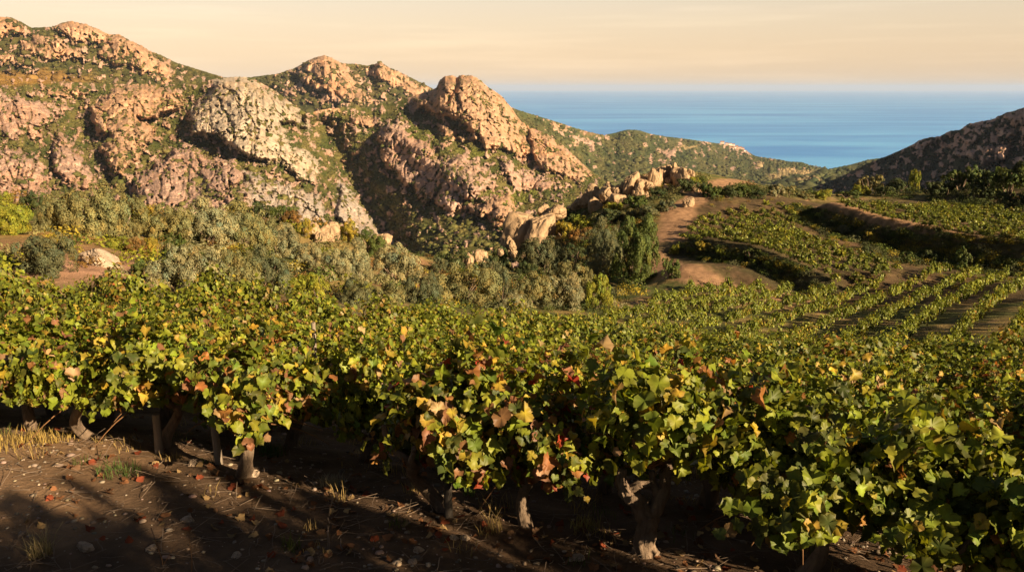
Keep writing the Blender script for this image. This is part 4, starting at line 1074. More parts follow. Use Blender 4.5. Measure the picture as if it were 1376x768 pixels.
def vine_leaves(name, seed, n, lod, mixname, head=0.42, spread=1.0, hi=0.95, skirt=0.35, size=0.115, zmin=0.30):
    rs = np.random.default_rng(seed)
    pos, canes = leaf_points(rs, n, head, spread, hi, skirt, zmin)
    ctr = np.array([0, 0, head + 0.12])
    outw = pos - ctr; outw /= np.linalg.norm(outw, axis=1)[:, None] + 1e-6
    nor = outw * np.array([0.9, 0.9, 0.5]) + np.array([0, 0, 0.42]) + rs.normal(0, 0.42, (n, 3))
    tip = np.array([0, 0, -0.9]) + outw * 0.55 + rs.normal(0, 0.45, (n, 3))
    nor /= np.linalg.norm(nor, axis=1)[:, None]
    tip -= (tip * nor).sum(1)[:, None] * nor; tip /= np.linalg.norm(tip, axis=1)[:, None]
    side = np.cross(nor, tip)
    sz = size * np.clip(rs.gamma(6, 1 / 6, n), 0.35, 1.55)
    # colour: whole shoots turn together, older low leaves first
    w = np.array(MIXES[mixname]); ci = rs.choice(len(PK), n, p=w / w.sum())
    patch = noise3(pos * 3.2 + seed * 1.7, seed)
    ci = np.where((patch > 0.5) & (rs.random(n) < (0.5 if mixname in ('rusty', 'yellow') else 0.18)), rs.choice([3, 3, 4, 5, 7] if mixname != 'green' else [2, 3, 7], n), ci)
    ci = np.where((pos[:, 2] < 0.5) & (rs.random(n) < 0.08), rs.choice([4, 5, 5, 7, 6] if mixname == 'rusty' else [3, 5, 7], n), ci)
    C = np.array([PAL[k] for k in PK])[ci] * rs.uniform(0.72, 1.28, (n, 1)) * (1 + rs.normal(0, 0.06, (n, 3)))
    if lod: C = 0.65 * C + 0.35 * C.mean(0)
    if lod == 0:
        curl = rs.uniform(0.5, 2.2, n)[:, None]
        V = pos[:, None] + sz[:, None, None] * (LEAF2[None, :, 0:1] * side[:, None] * rs.uniform(0.85, 1.15, n)[:, None, None] + (LEAF2[None, :, 1:2] - 0.3) * tip[:, None] + ((LEAFZ[None] * curl + 0.09 * np.sin(LEAF2[None, :, 0] * 7 + rs.uniform(0, 6.28, n)[:, None]) + 0.09 * np.sin(LEAF2[None, :, 1] * 8 + rs.uniform(0, 6.28, n)[:, None])))[..., None] * nor[:, None])
        F = (LEAFF[None] + (np.arange(n) * LN)[:, None, None]).reshape(-1, 3)
        CC = np.repeat(C[:, None], LN, 1)
        edge = np.ones(LN); edge[-1] = 0; edge[0] = 0.3
        CC[:, -1] *= 1.25; CC[:, 0] *= 1.2
        e_ = (edge[None] * rs.uniform(0, 0.5, n)[:, None])[..., None]
        CC = CC + (np.array(PAL['ye']) * 0.8 - CC) * e_ * (ci < 3)[:, None, None] * 0.6 + (np.array(PAL['br']) - CC) * e_ * (ci >= 3)[:, None, None]
        return mesh_from(name, V.reshape(-1, 3), [F], CC.reshape(-1, 3), True), canes
    V, F = leaf_quads(pos, nor, sz * 1.15, rs, tip, 0.95)
    return mesh_from(name, V, [F], np.repeat(C, 4, 0)), canes

def vine_canes(name, canes, head, spread, n=12, seed=0):
    az, el, L, droop = canes; A_ = Acc()
    for k in range(min(n, len(az))):
        s = np.linspace(0, 1, 7)
        dx = np.cos(az[k]) * np.cos(el[k]) * spread * 1.2; dy = np.sin(az[k]) * np.cos(el[k]) * spread
        path = np.stack([dx * s * L[k] * 0.85, dy * s * L[k] * 0.85, head + np.sin(el[k]) * s * L[k] * 0.88 - droop[k] * s ** 2], -1)
        tube(A_, path, np.linspace(0.0075, 0.003, 7), 5)
    return A_.mesh(name, True)

def vine_trunk(name, seed, head=0.42, arms=4, r0=0.055, lean=(0, 0), twist=0.05, nseg=14, arm_len=0.3):
    rs = np.random.default_rng(seed); A_ = Acc()
    s = np.linspace(0, 1, 22)
    ph = rs.uniform(0, 6.28, 2)
    top = np.array([lean[0], lean[1], head])
    path = s[:, None] * top + twist * np.stack([np.sin(s * 5 + ph[0]) - math.sin(ph[0]), np.sin(s * 4.2 + ph[1]) - math.sin(ph[1]), 0 * s], -1) * (0.3 + s[:, None])
    path[:, 2] = s * (head + 0.12) - 0.12
    rad = r0 * (1.25 - 0.55 * s + 0.5 * np.exp(-s * 9) + 0.35 * np.exp(-((s - 1) / 0.12) ** 2))
    tube(A_, path, rad, nseg, 0.30, seed)
    hd = path[-1]
    a0 = rs.uniform(0, 6.28)
    for k in range(arms):
        a = a0 + k * 6.28 / arms + rs.normal(0, 0.25); n = 12; t = np.linspace(0, 1, n)
        ln = arm_len * rs.uniform(0.75, 1.25)
        pth = hd + np.stack([np.cos(a) * ln * t * 0.75, np.sin(a) * ln * t * 0.75, ln * (0.25 * t + 0.55 * t ** 2)], -1) - np.array([0, 0, 0.03])
        pth += 0.02 * np.stack([np.sin(t * 7 + k), np.cos(t * 6 + k), 0 * t], -1) * t[:, None]
        tube(A_, pth, r0 * np.linspace(0.78, 0.38, n) * (1 + 0.25 * (t > 0.9)), 10, 0.32, seed + 7 * k)
    return A_.mesh(name, True)

# a library of vines: near ones leaf by leaf, farther ones with simpler leaves
NEARV = []
for k, mx_ in enumerate(('yellow', 'yellow', 'yellow', 'mixed', 'mixed', 'green', 'green', 'rusty', 'green', 'mixed')):
    lm, cn = vine_leaves('foliage', 700 + k, 2000, 0, mx_, zmin=0.42, spread=0.9 + 0.04 * (k % 3), hi=0.90 + 0.03 * (k % 4), size=0.060)
    lm.materials.append(M['vine_leaf'])
    cm = vine_canes('cane', cn, 0.42, 1.0); cm.materials.append(M['cane'])
    tm = vine_trunk('trunk', 720 + k, arms=3 + k % 3, twist=0.05); tm.materials.append(M['bark'])
    NEARV.append((mx_, lm, cm, tm))
MIDV = []
for k, mx_ in enumerate(('yellow', 'yellow', 'mixed', 'mixed', 'green', 'green', 'rusty')):
    lm, cn = vine_leaves('foliage', 740 + k, 850, 1, mx_, spread=0.95, hi=0.93, size=0.070)
    lm.materials.append(M['vine_far'])
    tm = vine_trunk('trunk', 760 + k, arms=3, nseg=7); tm.materials.append(M['bark'])
    MIDV.append((mx_, lm, tm))

def make_vine(x, y, z, rz, sc, src, label, group, cane=True):
    root = link('grapevine', None)
    root.location = (x, y, z); root.rotation_euler = (0, 0, rz); root.scale = (sc[0], sc[2] if len(sc) > 2 else sc[0], sc[1])
    link('foliage', src[1], None, root)
    if len(src) == 4:
        if cane: link('cane', src[2], None, root)
        link('trunk', src[3], None, root)
    else:
        link('trunk', src[2], None, root)
    tag(root, label, 'grapevine', group)
    return root

ROW_A = np.array([-3.8, 5.8]); ROW_B = np.array([1.55, 3.85])
RD = (ROW_B - ROW_A) / np.linalg.norm(ROW_B - ROW_A); RN = np.array([-RD[1], RD[0]])
if RN[1] < 0: RN = -RN
RROT = math.atan2(RD[1], RD[0])

# the front row, vine by vine: (u, v of the foot, label, mix, trunk radius, lean, head height, leaves, spread, height, leaf size)
FRONT = [
    (-62, 560, 'front-row vine cut by the picture edge, yellow-green leaves', 'yellow', 0.06, (0.05, 0), 0.42, 1870, 0.88, 0.95, 0.069),
    (42, 577, 'yellow-green front-row vine on the first bare trunk leaning in the sun', 'yellow', 0.062, (0.07, -0.02), 0.44, 2048, 0.88, 0.98, 0.072),
    (131, 592, 'yellow-green front-row vine whose forked trunk stands in the sunlit patch', 'yellow', 0.055, (-0.08, 0), 0.40, 2048, 0.88, 0.98, 0.069),
    (221, 607, 'front-row vine with mixed green and gold leaves tied to a weathered stake', 'mixed', 0.05, (0.02, 0), 0.45, 2048, 0.88, 0.98, 0.069),
    (330, 640, 'front-row vine with drooping brownish leaves on a thick dark trunk', 'rusty', 0.062, (0.0, 0), 0.42, 2138, 0.92, 0.98, 0.069),
    (594, 695, 'dark shaded front-row vine with reddish leaves at its top', 'rusty', 0.052, (0.0, 0), 0.46, 2048, 0.77, 1.02, 0.076),
    (713, 712, 'front-row vine with big orange and green leaves on a thin black trunk', 'rusty', 0.048, (0.03, 0), 0.44, 1870, 0.76, 1.0, 0.076),
    (1066, 776, 'big-leaved green front-row vine on a pale stump', 'green', 0.052, (0.02, 0), 0.40, 2138, 0.88, 1.05, 0.076),
    (1262, 822, 'front-row vine with large yellow-green leaves hanging low', 'green', 0.055, (0.0, 0), 0.42, 2226, 0.92, 1.05, 0.076),
    (1440, 862, 'last front-row vine, cut by the picture edge', 'mixed', 0.055, (0.0, 0), 0.42, 2048, 0.88, 1.02, 0.076),
]
gF = 'grapevines of the front row'
def on_ground(u, v):
    for h in (0,):
        g = G(u, v)
    return g
for k, (u, v, lab, mx_, r0, lean, hd, nl, spd, hi, lsz) in enumerate(FRONT):
    g = on_ground(u, v)
    if g is None: continue
    lm, cn = vine_leaves('foliage', 800 + k, nl, 0, mx_, hd, spd, hi, 0.3, lsz, zmin=0.56 if u < 500 else (0.52 if u < 800 else (0.60 if u < 1200 else 0.50))); lm.materials.append(M['vine_leaf'])
    cm = vine_canes('cane', cn, hd, spd); cm.materials.append(M['cane'])
    tm = vine_trunk('trunk', 820 + k, hd, 3, r0 * 0.78, lean, 0.085, 30, 0.28); tm.materials.append(M['bark'])
    make_vine(g[0], g[1], g[2], RROT, (0.92, 0.95), (mx_, lm, cm, tm), lab, gF)

# the old forked vine in the light
g = on_ground(868, 752)
A_ = Acc()
def gnarl(pts, rads, seed, nseg=32):
    pts = np.array(pts); n = 30
    s = np.linspace(0, len(pts) - 1, n); path = np.stack([np.interp(s, range(len(pts)), pts[:, k]) for k in range(3)], -1)
    for _ in range(4): path[1:-1] = (path[:-2] + path[2:] + 2 * path[1:-1]) / 4
    tube(A_, path, np.interp(s, range(len(pts)), rads), nseg, 0.34, seed)
gnarl([(0.0, 0, -0.1), (-0.015, 0, 0.05), (0.0, 0, 0.16), (0.005, 0, 0.27)], (0.085, 0.062, 0.052, 0.056), 31)
gnarl([(0.0, 0, 0.22), (-0.05, -0.01, 0.33), (-0.13, -0.02, 0.41), (-0.17, 0.0, 0.47), (-0.16, 0.02, 0.55)], (0.05, 0.045, 0.037, 0.03, 0.024), 32)
gnarl([(0.005, 0, 0.23), (0.06, 0.0, 0.34), (0.10, 0.01, 0.44), (0.09, 0.0, 0.50), (0.12, 0.0, 0.58)], (0.046, 0.038, 0.032, 0.028, 0.02), 33)
gnarl([(-0.12, -0.01, 0.41), (-0.07, -0.03, 0.47), (0.0, -0.03, 0.48)], (0.03, 0.024, 0.017), 34)
gnarl([(0.07, 0.0, 0.37), (0.03, 0.04, 0.44), (0.02, 0.05, 0.52)], (0.028, 0.022, 0.016), 35)
tm = A_.mesh('trunk', True); tm.materials.append(M['bark'])
lm, cn = vine_leaves('foliage', 861, 1250, 0, 'mixed', 0.66, 0.72, 0.72, 0.0, 0.072, zmin=0.66); lm.materials.append(M['vine_leaf'])
cm = vine_canes('cane', cn, 0.56, 0.8); cm.materials.append(M['cane'])
make_vine(g[0], g[1], g[2], 0.0, (1.0, 1.0), ('rusty', lm, cm, tm), 'old front-row vine with a sunlit gnarled trunk forking in two', gF)

def inside(poly, x, y):
    return poly_sdf(np.asarray(x, float), np.asarray(y, float), poly)

def field_poly(pts, h=0.9):
    out = []
    for u, v in pts:
        q = G(u, v, h)
        if q is None: q = P(u, v, 100.0)
        out.append((q[0], q[1]))
    return out

rs = np.random.default_rng(99)
spots = []      # x, y, row rotation, zone, row number
# block behind the front row: rows keep its direction
NEARB = field_poly([(-140, 355), (0, 357), (150, 360), (300, 368), (400, 386), (470, 398), (560, 406), (640, 412), (720, 416)]) + [(6.5, 16.5), (14, 15.5), (14, -3), (1, 2), (-12, 6.5)]
for r in range(1, 14):
    for s in np.arange(-16, 18, 0.74):
        q = ROW_A + RD * (s + rs.normal(0, 0.06) + 0.35 * (r % 2)) + RN * (r * 1.42 + rs.normal(0, 0.05))
        if inside(NEARB, [q[0]], [q[1]])[0] > 0 and q[1] > 2.2:
            spots.append((q[0], q[1], RROT, 'near', r))
LOWER = field_poly([(640, 414), (740, 408), (830, 396), (880, 382), (920, 367), (960, 363), (1020, 368), (1085, 374), (1140, 364), (1200, 352), (1290, 344), (1376, 354), (1480, 368)]) + [(34, 22), (20, 14), (14, 15.5), (6.5, 16.5), (-1.2, 18.5)]
LD = np.array([0.62, 0.785]); LNm = np.array([LD[1], -LD[0]])
for r in range(-40, 55):
    for s in np.arange(0, 70, 0.62):
        bend = 0.0035 * (s - 25) ** 2
        q = np.array([0.0, 14.0]) + LD * (s + rs.normal(0, 0.07)) + LNm * (r * 1.55 + bend * 0.4 + rs.normal(0, 0.05))
        if inside(LOWER, [q[0]], [q[1]])[0] > 0.2:
            spots.append((q[0], q[1], math.atan2(LD[1], LD[0]), 'lower', r))
MIDT = field_poly([(985, 268), (1060, 264), (1150, 263), (1140, 275), (1100, 283), (1072, 294), (1090, 305), (1135, 320), (1180, 333), (1215, 347), (1180, 362), (1120, 374), (1060, 361), (1010, 342), (960, 331), (912, 322), (918, 300), (950, 280)], 0.8)
UPT = field_poly([(1122, 284), (1165, 263), (1250, 262), (1330, 268), (1376, 274), (1500, 290), (1560, 360), (1376, 349), (1290, 333), (1190, 307)], 0.8)
def edge_rows(poly, line, offs, step, zone):
    ln = np.array(line); segl = np.r_[0, np.cumsum(np.hypot(*np.diff(ln, axis=0).T))]
    T_ = np.gradient(ln, axis=0); T_ /= np.linalg.norm(T_, axis=1)[:, None]
    for r, o in enumerate(offs):
        for s in np.arange(-25, segl[-1] + 45, step):
            sc_ = np.clip(s, 0, segl[-1])
            p = np.array([np.interp(sc_, segl, ln[:, k]) for k in (0, 1)]); t = np.array([np.interp(sc_, segl, T_[:, k]) for k in (0, 1)]); t /= np.linalg.norm(t)
            q = p + t * (s - sc_) + np.array([-t[1], t[0]]) * (o + rs.normal(0, 0.07)) + t * rs.normal(0, 0.1)
            if inside(poly, [q[0]], [q[1]])[0] > 0.1:
                spots.append((q[0], q[1], math.atan2(t[1], t[0]), zone, r))
edge_rows(UPT, EDGE_UP, np.arange(0.9, 60, 1.35), 0.72, 'upper')
edge_rows(MIDT, EDGE_MID, np.arange(-0.4, 50, 1.25), 0.72, 'middle')
spots_a = np.array([(a[0], a[1]) for a in spots]); sz_ = ground_z(spots_a[:, 0], spots_a[:, 1])
order = sorted(range(len(spots)), key=lambda i: math.hypot(spots[i][0], spots[i][1]))
# which of them the picture frame takes in
def framed(i):
    x, y = spots[i][:2]; z = sz_[i] + 0.7
    dpt = y * cP - z * sP
    return dpt > 0.5 and abs(x / dpt) < 0.66 + 0.5 / dpt and -0.5 - 0.6 / dpt < (y * sP + z * cP) / dpt < 0.40
ORD = {1: 'second', 2: 'third', 3: 'fourth', 4: 'fifth', 5: 'sixth', 6: 'seventh', 7: 'eighth', 8: 'ninth', 9: 'tenth', 10: 'eleventh', 11: 'twelfth', 12: 'thirteenth', 13: 'fourteenth'}
CW = {'yellow': 'yellowing', 'mixed': 'green and gold', 'green': 'green', 'rusty': 'rust-flecked'}
single = 0
rest = []
for i in order:
    x, y, rz, zone, r = spots[i]
    if not framed(i):
        if math.hypot(x, y) < 9 and x > 0: pass
        else: continue
    if single < 300 - len(FRONT) - 1:
        d = math.hypot(x, y)
        lib = NEARV if d < 12.5 else MIDV
        yel = x < 0.12 * y - 0.4
        pool = [a for a in lib if a[0] in (('yellow', 'mixed', 'yellow') if yel else ('green', 'mixed', 'green', 'green'))] if rs.random() > 0.14 else [a for a in lib if a[0] == 'rusty']
        src = pool[rs.integers(len(pool))]
        where = ('the ' + ORD[r] + ' row of the near block') if zone == 'near' else 'the slanting rows of the lower block'
        side = '' if zone != 'near' else (' on the scrub-slope side' if x < -0.35 * y else (' on the terrace side' if x > 0.3 * y else ' in mid-row'))
        make_vine(x, y, sz_[i], rz + (math.pi if rs.random() < 0.5 else 0) + rs.normal(0, 0.2), (rs.uniform(0.88, 1.08) * (0.62 if zone == 'lower' else 1.0), rs.uniform(0.88, 1.1) * (0.75 if zone == 'lower' else 1.0), (0.42 if zone == 'lower' else 0.80)), src,
                  '%s vine in %s%s' % (CW[src[0]], where, side), '%s vines in %s%s' % (CW[src[0]], where, side))
        single += 1
    else:
        rest.append(i)
VA = Acc()
FARV = []
for k, mx_ in enumerate(('mixed', 'green', 'green', 'mixed', 'yellow', 'rusty')):
    r2 = np.random.default_rng(780 + k)
    for n_ in (230, 120):
        pos, _ = leaf_points(r2, n_, 0.35, 0.95, 0.85, 0.35)
        outw = pos - np.array([0, 0, 0.5]); nor = outw + r2.normal(0, 0.3, pos.shape) + np.array([0, 0, 0.3])
        V, F = leaf_quads(pos, nor, (0.15 if n_ == 230 else 0.21) * r2.uniform(0.7, 1.3, n_), r2, np.array([0, 0, -0.8]) + r2.normal(0, 0.5, pos.shape), 0.95)
        w = np.array(MIXES[mx_]); ci = r2.choice(len(PK), n_, p=w / w.sum())
        pal_ = np.array([PAL[q_] for q_ in PK]); mean_ = (pal_ * w[:, None] / w.sum()).sum(0)
        FARV.append((n_, V, F, np.repeat((0.45 * pal_[ci] + 0.55 * mean_) * r2.uniform(0.7, 1.3, (n_, 1)), 4, 0)))
TA, TAF = None, None
for i in rest:
    x, y, rz, zone, r = spots[i]
    if zone != 'near' and rs.random() < 0.04: continue
    n_ = 230 if math.hypot(x, y) < 42 else 120
    pool = [f for f in FARV if f[0] == n_]
    _, V, F, C = pool[rs.choice(6, p=(0.22, 0.26, 0.26, 0.14, 0.08, 0.04))]
    s = rs.uniform(0.8, 1.15); ky, kz = ((0.42, 0.72) if zone == 'lower' else ((0.58, 0.58) if zone != 'near' else (0.85, 1.0))); kx = 0.62 if zone == 'lower' else (0.62 if zone != 'near' else 1.0); a = rz + rs.normal(0, 0.12) + (math.pi if rs.random() < 0.5 else 0)
    c_, s_ = math.cos(a), math.sin(a)
    R_ = np.array([[c_, s_, 0], [-s_, c_, 0], [0, 0, 1]])
    VA.add((V * np.array([kx, ky, kz * rs.uniform(0.85, 1.1)]) * s) @ R_ + np.array([x, y, sz_[i]]), F, C * rs.uniform(0.85, 1.15))
print('vines', single, len(rest))
vm_ = VA.mesh('distant_vines')
tag(link('distant_vines', vm_, M['vine_far']), 'hundreds of small green vines in rows across the lower field and terraces', 'vines', kind='stuff')

# ------------------------------------------------------------------ stakes
M['shaded_stake'] = surface_mat('shaded_stake', base=(0.055, 0.048, 0.042), rough=0.9, var=0.4, scale=9, bump=0.6, bscale=22, bdist=0.02, stretch=(1, 1, 0.12))  # the stake wood again, base darkened to stand in for shade
def stake(u, v, top_v, D, label, r=0.028, tilt=0.0):
    if D is None:
        g = G(u, v); D = g[1]
    else:
        p = P(u, v, D); g = np.array([p[0], D, float(ground_z(p[0], D))])
    tz = P(u, top_v, D)[2]
    A_ = Acc(); s = np.linspace(0, 1, 10)
    h = tz - g[2]
    tube(A_, np.stack([tilt * s, 0 * s, -0.15 + s * (h + 0.15)], -1), r * (1.08 - 0.15 * s), 9, 0.14, int(u))
    o = link('stake', A_.mesh('stake', True), M['shaded_stake'] if label.startswith('black') else M['stake']); o.location = g
    tag(o, label, 'stake', None)
stake(214, 608, 556, None, 'weathered wooden stake beside a front-row trunk', 0.032, 0.01)
stake(295, 628, 560, None, 'dark wooden stake standing free between two front-row vines', 0.03, -0.01)
stake(423, 470, 433, 8.6, 'pale stake tip rising out of the leaves behind the front row', 0.026, 0.0)
stake(603, 697, 640, None, 'black shade-coloured wooden stake against the shaded reddish vine', 0.028, 0.0)

# ------------------------------------------------------------------ the ground's small things
rs = np.random.default_rng(123)
def near_z(x, y):
    """height of the sheet itself (bilinear between its corners)"""
    ix = np.clip(np.searchsorted(gx, x) - 1, 0, len(gx) - 2); iy = np.clip(np.searchsorted(gy, y) - 1, 0, len(gy) - 2)
    fx = (x - gx[ix]) / (gx[ix + 1] - gx[ix]); fy = (y - gy[iy]) / (gy[iy + 1] - gy[iy])
    return Zg[iy, ix] * (1 - fx) * (1 - fy) + Zg[iy, ix + 1] * fx * (1 - fy) + Zg[iy + 1, ix] * (1 - fx) * fy + Zg[iy + 1, ix + 1] * fx * fy

n_ = 10000
y_ = 3.2 + rs.gamma(2.0, 1.6, n_); x_ = rs.uniform(-0.85, 0.85, n_) * (y_ + 0.6)
z_ = near_z(x_, y_)
dens = noise3(np.stack([x_ * 0.9, y_ * 0.9, 0 * x_], -1), 7)
kp = dens + rs.normal(0, 0.3, n_) > 0.15
x_, y_, z_ = x_[kp], y_[kp], z_[kp]; n_ = len(x_)
sz0 = 0.0045 * rs.gamma(1.5, 1.0, n_) + 0.002; sz0 = np.minimum(sz0, 0.028)
pv = (IV1[None] * (1 + 0.35 * rs.normal(0, 0.4, (n_, len(IV1), 1))) * (sz0[:, None] * np.stack([rs.uniform(0.8, 1.6, n_), rs.uniform(0.8, 1.4, n_), rs.uniform(0.45, 0.8, n_)], -1))[:, None])
pv = pv + np.stack([x_, y_, z_ + sz0 * 0.15], -1)[:, None]
pf = (IF1[None] + (np.arange(n_) * len(IV1))[:, None, None]).reshape(-1, 3)
pc = np.array([0.24, 0.19, 0.145]) * rs.uniform(0.45, 1.4, (n_, 1)) * (1 + rs.normal(0, 0.05, (n_, 3)))
me = mesh_from('gravel', pv.reshape(-1, 3), [pf], np.repeat(pc, len(IV1), 0), True)
tag(link('gravel', me, M['pebble']), 'small pale stones scattered over the dark vineyard soil', 'gravel', kind='stuff')

SM = [rock_mesh('stone', 900 + k, 8, (1, 1, 0.7)) for k in range(4)]
for me in SM: me.materials.append(M['pale_granite'])
for k, (u, v, w, lab) in enumerate(((118, 746, 28, 'pale rounded stone by the dry tuft at the bottom corner'), (780, 632, 0, ''), (253, 703, 20, 'pale flat stone in the dark soil above two dry stalks'), (339, 640, 18, 'light stone at the foot of the thick dark trunk'), (261, 632, 20, 'grey stone near the free-standing stake'),
                                   (610, 732, 15, 'white oval stone alone in the dark soil'), (626, 733, 17, 'larger white oval stone beside a smaller one'), (775, 756, 20, 'tan angular stone near the bottom of the picture'), (203, 740, 18, 'grey stone lying flat left of the dry stalks'), (318, 752, 16, 'grey stone at the bottom of the picture'), (563, 745, 16, 'brown stone beside the small white stones'))):
    if not w: continue
    g = G(u, v)
    sw = w / FPX * g[1]
    o = link('stone', SM[k % 4]); z0 = float(near_z(np.array([g[0]]), np.array([g[1]]))[0])
    o.location = (g[0], g[1], z0 + sw * 0.12); o.scale = (sw * 0.55, sw * 0.45, sw * 0.42); o.rotation_euler = (0, 0, k * 1.3)
    tag(o, lab, 'stone', 'stones on the vineyard soil')

# fallen leaves
n_ = 3000
y_ = 3.0 + rs.gamma(2.0, 1.8, n_); x_ = rs.uniform(-0.85, 0.9, n_) * (y_ + 0.6)
rowd = ((np.stack([x_, y_], -1) - ROW_A) @ RN)
cl = noise3(np.stack([x_ * 1.3, y_ * 1.3, 0 * x_], -1), 41)
kp = (cl + rs.normal(0, 0.25, n_) + 0.5 * np.exp(-(rowd / 0.45) ** 2)) > 0.22
x_, y_ = x_[kp], y_[kp]; n_ = len(x_)
z_ = near_z(x_, y_)
nor = rs.normal(0, 0.45, (n_, 3)) + np.array([0, 0, 1]); nor /= np.linalg.norm(nor, axis=1)[:, None]
tip = rs.normal(size=(n_, 3)); tip -= (tip * nor).sum(1)[:, None] * nor; tip /= np.linalg.norm(tip, axis=1)[:, None]
sd = np.cross(nor, tip); sz0 = rs.uniform(0.03, 0.062, n_)
V = np.stack([x_, y_, z_ + 0.012], -1)[:, None] + sz0[:, None, None] * (LEAF2[None, :, 0:1] * sd[:, None] + (LEAF2[None, :, 1:2] - 0.3) * tip[:, None] + (LEAFZ[None] * rs.uniform(-2.5, 2.5, n_)[:, None])[..., None] * nor[:, None])
ci = rs.choice(4, n_, p=(0.4, 0.25, 0.2, 0.15))
C = np.array([(0.16, 0.075, 0.035), (0.17, 0.045, 0.022), (0.28, 0.19, 0.09), (0.12, 0.07, 0.04)])[ci] * rs.uniform(0.6, 1.3, (n_, 1))
me = mesh_from('leaf_litter', V.reshape(-1, 3), [(LEAFF[None] + (np.arange(n_) * LN)[:, None, None]).reshape(-1, 3)], np.repeat(C, LN, 0), True)
tag(link('leaf_litter', me, M['litter']), 'dry reddish brown vine leaves fallen on the soil', 'fallen leaves', kind='stuff')

# twigs and straw
TW = Acc()
n_ = 2600
for k in range(n_):
    y = 3.1 + rs.gamma(2.0, 1.3); x = rs.uniform(-0.85, 0.85) * (y + 0.5)
    L = rs.uniform(0.04, 0.22); a = rs.uniform(0, 6.28); b_ = rs.normal(0, 0.25)
    t = np.linspace(-0.5, 0.5, 4)
    px = x + np.cos(a) * L * t; py = y + np.sin(a) * L * t
    path = np.stack([px + rs.normal(0, 0.004, 4), py + rs.normal(0, 0.004, 4), near_z(px, py) + 0.008 + np.abs(b_) * L * (t + 0.5)], -1)
    r = rs.uniform(0.0012, 0.0032)
    TW.add(np.concatenate([path + np.array([0, 0, r]), path + np.array([math.sin(a) * r, -math.cos(a) * r, 0]), path - np.array([math.sin(a) * r, -math.cos(a) * r, 0])]),
           np.array([[q + o_ , q + 1 + o_, q + 1 + p_, q + p_] for q in range(3) for o_, p_ in ((0, 4), (4, 8), (8, 0))]), np.array([1, 1, 1]))
me = TW.mesh('twigs')
tag(link('twigs', me, M['twig']), 'dry twigs and straw strewn on the vineyard soil', 'twigs', kind='stuff')

# dry grass blades, thin between the vines and thicker at the left
GA = Acc()
def blades(cx, cy, n, r, h, cc, lean=0.5):
    a = rs.uniform(0, 6.28, n); rr = r * np.sqrt(rs.random(n)); x = cx + rr * np.cos(a); y = cy + rr * np.sin(a); z = near_z(x, y)
    da = rs.uniform(0, 6.28, n); ln = h * rs.uniform(0.5, 1.2, n); le = rs.uniform(0.1, lean, n) * ln
    w = 0.0022 + 0.001 * rs.random(n)
    sx_, sy_ = -np.sin(da) * w, np.cos(da) * w
    p0 = np.stack([x, y, z - 0.01], -1); p1 = p0 + np.stack([np.cos(da) * le * 0.35, np.sin(da) * le * 0.35, ln * 0.6], -1); p2 = p0 + np.stack([np.cos(da) * le, np.sin(da) * le, ln * 0.95], -1)
    s3 = np.stack([sx_, sy_, 0 * sx_], -1)
    V = np.stack([p0 - s3, p0 + s3, p1 + s3 * 0.8, p1 - s3 * 0.8, p2], 1).reshape(-1, 3)
    i = np.arange(n)[:, None] * 5
    C = np.repeat(np.array(cc) * rs.uniform(0.6, 1.3, (n, 1)), 5, 0)
    GA.add(V, i + np.array([[0, 1, 2, 3]]), C)
    GA.add(V, i + np.array([[3, 2, 4]]), C)
for k in range(230):
    y = 3.3 + rs.gamma(2.2, 1.2); x = rs.uniform(-0.8, 0.8) * (y + 0.4)
    leftish = x < -0.45 * y
    if leftish and (y < 4.9 or rs.random() < 0.4): continue
    if not leftish and rs.random() < 0.55: continue
    blades(x, y, int(rs.integers(8, 38)), rs.uniform(0.04, 0.16), rs.uniform(0.05, 0.14), (0.30, 0.22, 0.09) if rs.random() < 0.75 else (0.09, 0.11, 0.03), 0.9)
for (u, v, n, r, h, cc) in ((55, 752, 90, 0.06, 0.16, (0.32, 0.26, 0.14)), (447, 655, 160, 0.09, 0.11, (0.30, 0.27, 0.2)), (20, 600, 220, 0.3, 0.12, (0.34, 0.25, 0.08)), (70, 590, 160, 0.25, 0.1, (0.34, 0.25, 0.08)), (365, 612, 120, 0.12, 0.13, (0.06, 0.11, 0.03)), (160, 640, 120, 0.15, 0.1, (0.07, 0.11, 0.03)), (785, 715, 110, 0.1, 0.1, (0.3, 0.25, 0.1)), (630, 668, 40, 0.04, 0.09, (0.12, 0.18, 0.04)), (950, 640, 160, 0.25, 0.12, (0.32, 0.24, 0.1)), (545, 545, 160, 0.3, 0.12, (0.34, 0.25, 0.1)), (640, 620, 140, 0.25, 0.12, (0.34, 0.25, 0.1))):
    g = G(u, v)
    if g is not None: blades(g[0], g[1], n, r, h, cc, 0.8)
me = GA.mesh('dry_grass')
tag(link('dry_grass', me, M['grass']), 'thin tufts of dry straw-coloured grass on the vineyard soil', 'dry grass', kind='stuff')
# two tall dry stalks at the bottom of the picture
for k, (u, v, tv, lean, lab) in enumerate(((220, 772, 722, -0.01, 'shorter dry forked stalk sticking up from the dark soil'), (257, 775, 703, 0.012, 'tallest dry stalk sticking up from the dark soil'))):
    g = G(u, v); A_ = Acc(); tz = P(u, tv, g[1])[2]; s = np.linspace(0, 1, 8)
    z0 = float(near_z(np.array([g[0]]), np.array([g[1]]))[0])
    h = tz - z0
    tube(A_, np.stack([lean * s * 2 + 0.006 * np.sin(s * 6), 0 * s, s * h], -1), np.linspace(0.0028, 0.0014, 8), 5)
    if k == 0: tube(A_, np.stack([0.09 * s, 0 * s, s * h * 0.8], -1), np.linspace(0.0024, 0.0012, 8), 5)
    o = link('dry_stalk', A_.mesh('dry_stalk', True), M['cane']); o.location = (g[0], g[1], z0)
    tag(o, lab, 'dry stalk', 'dry stalks')

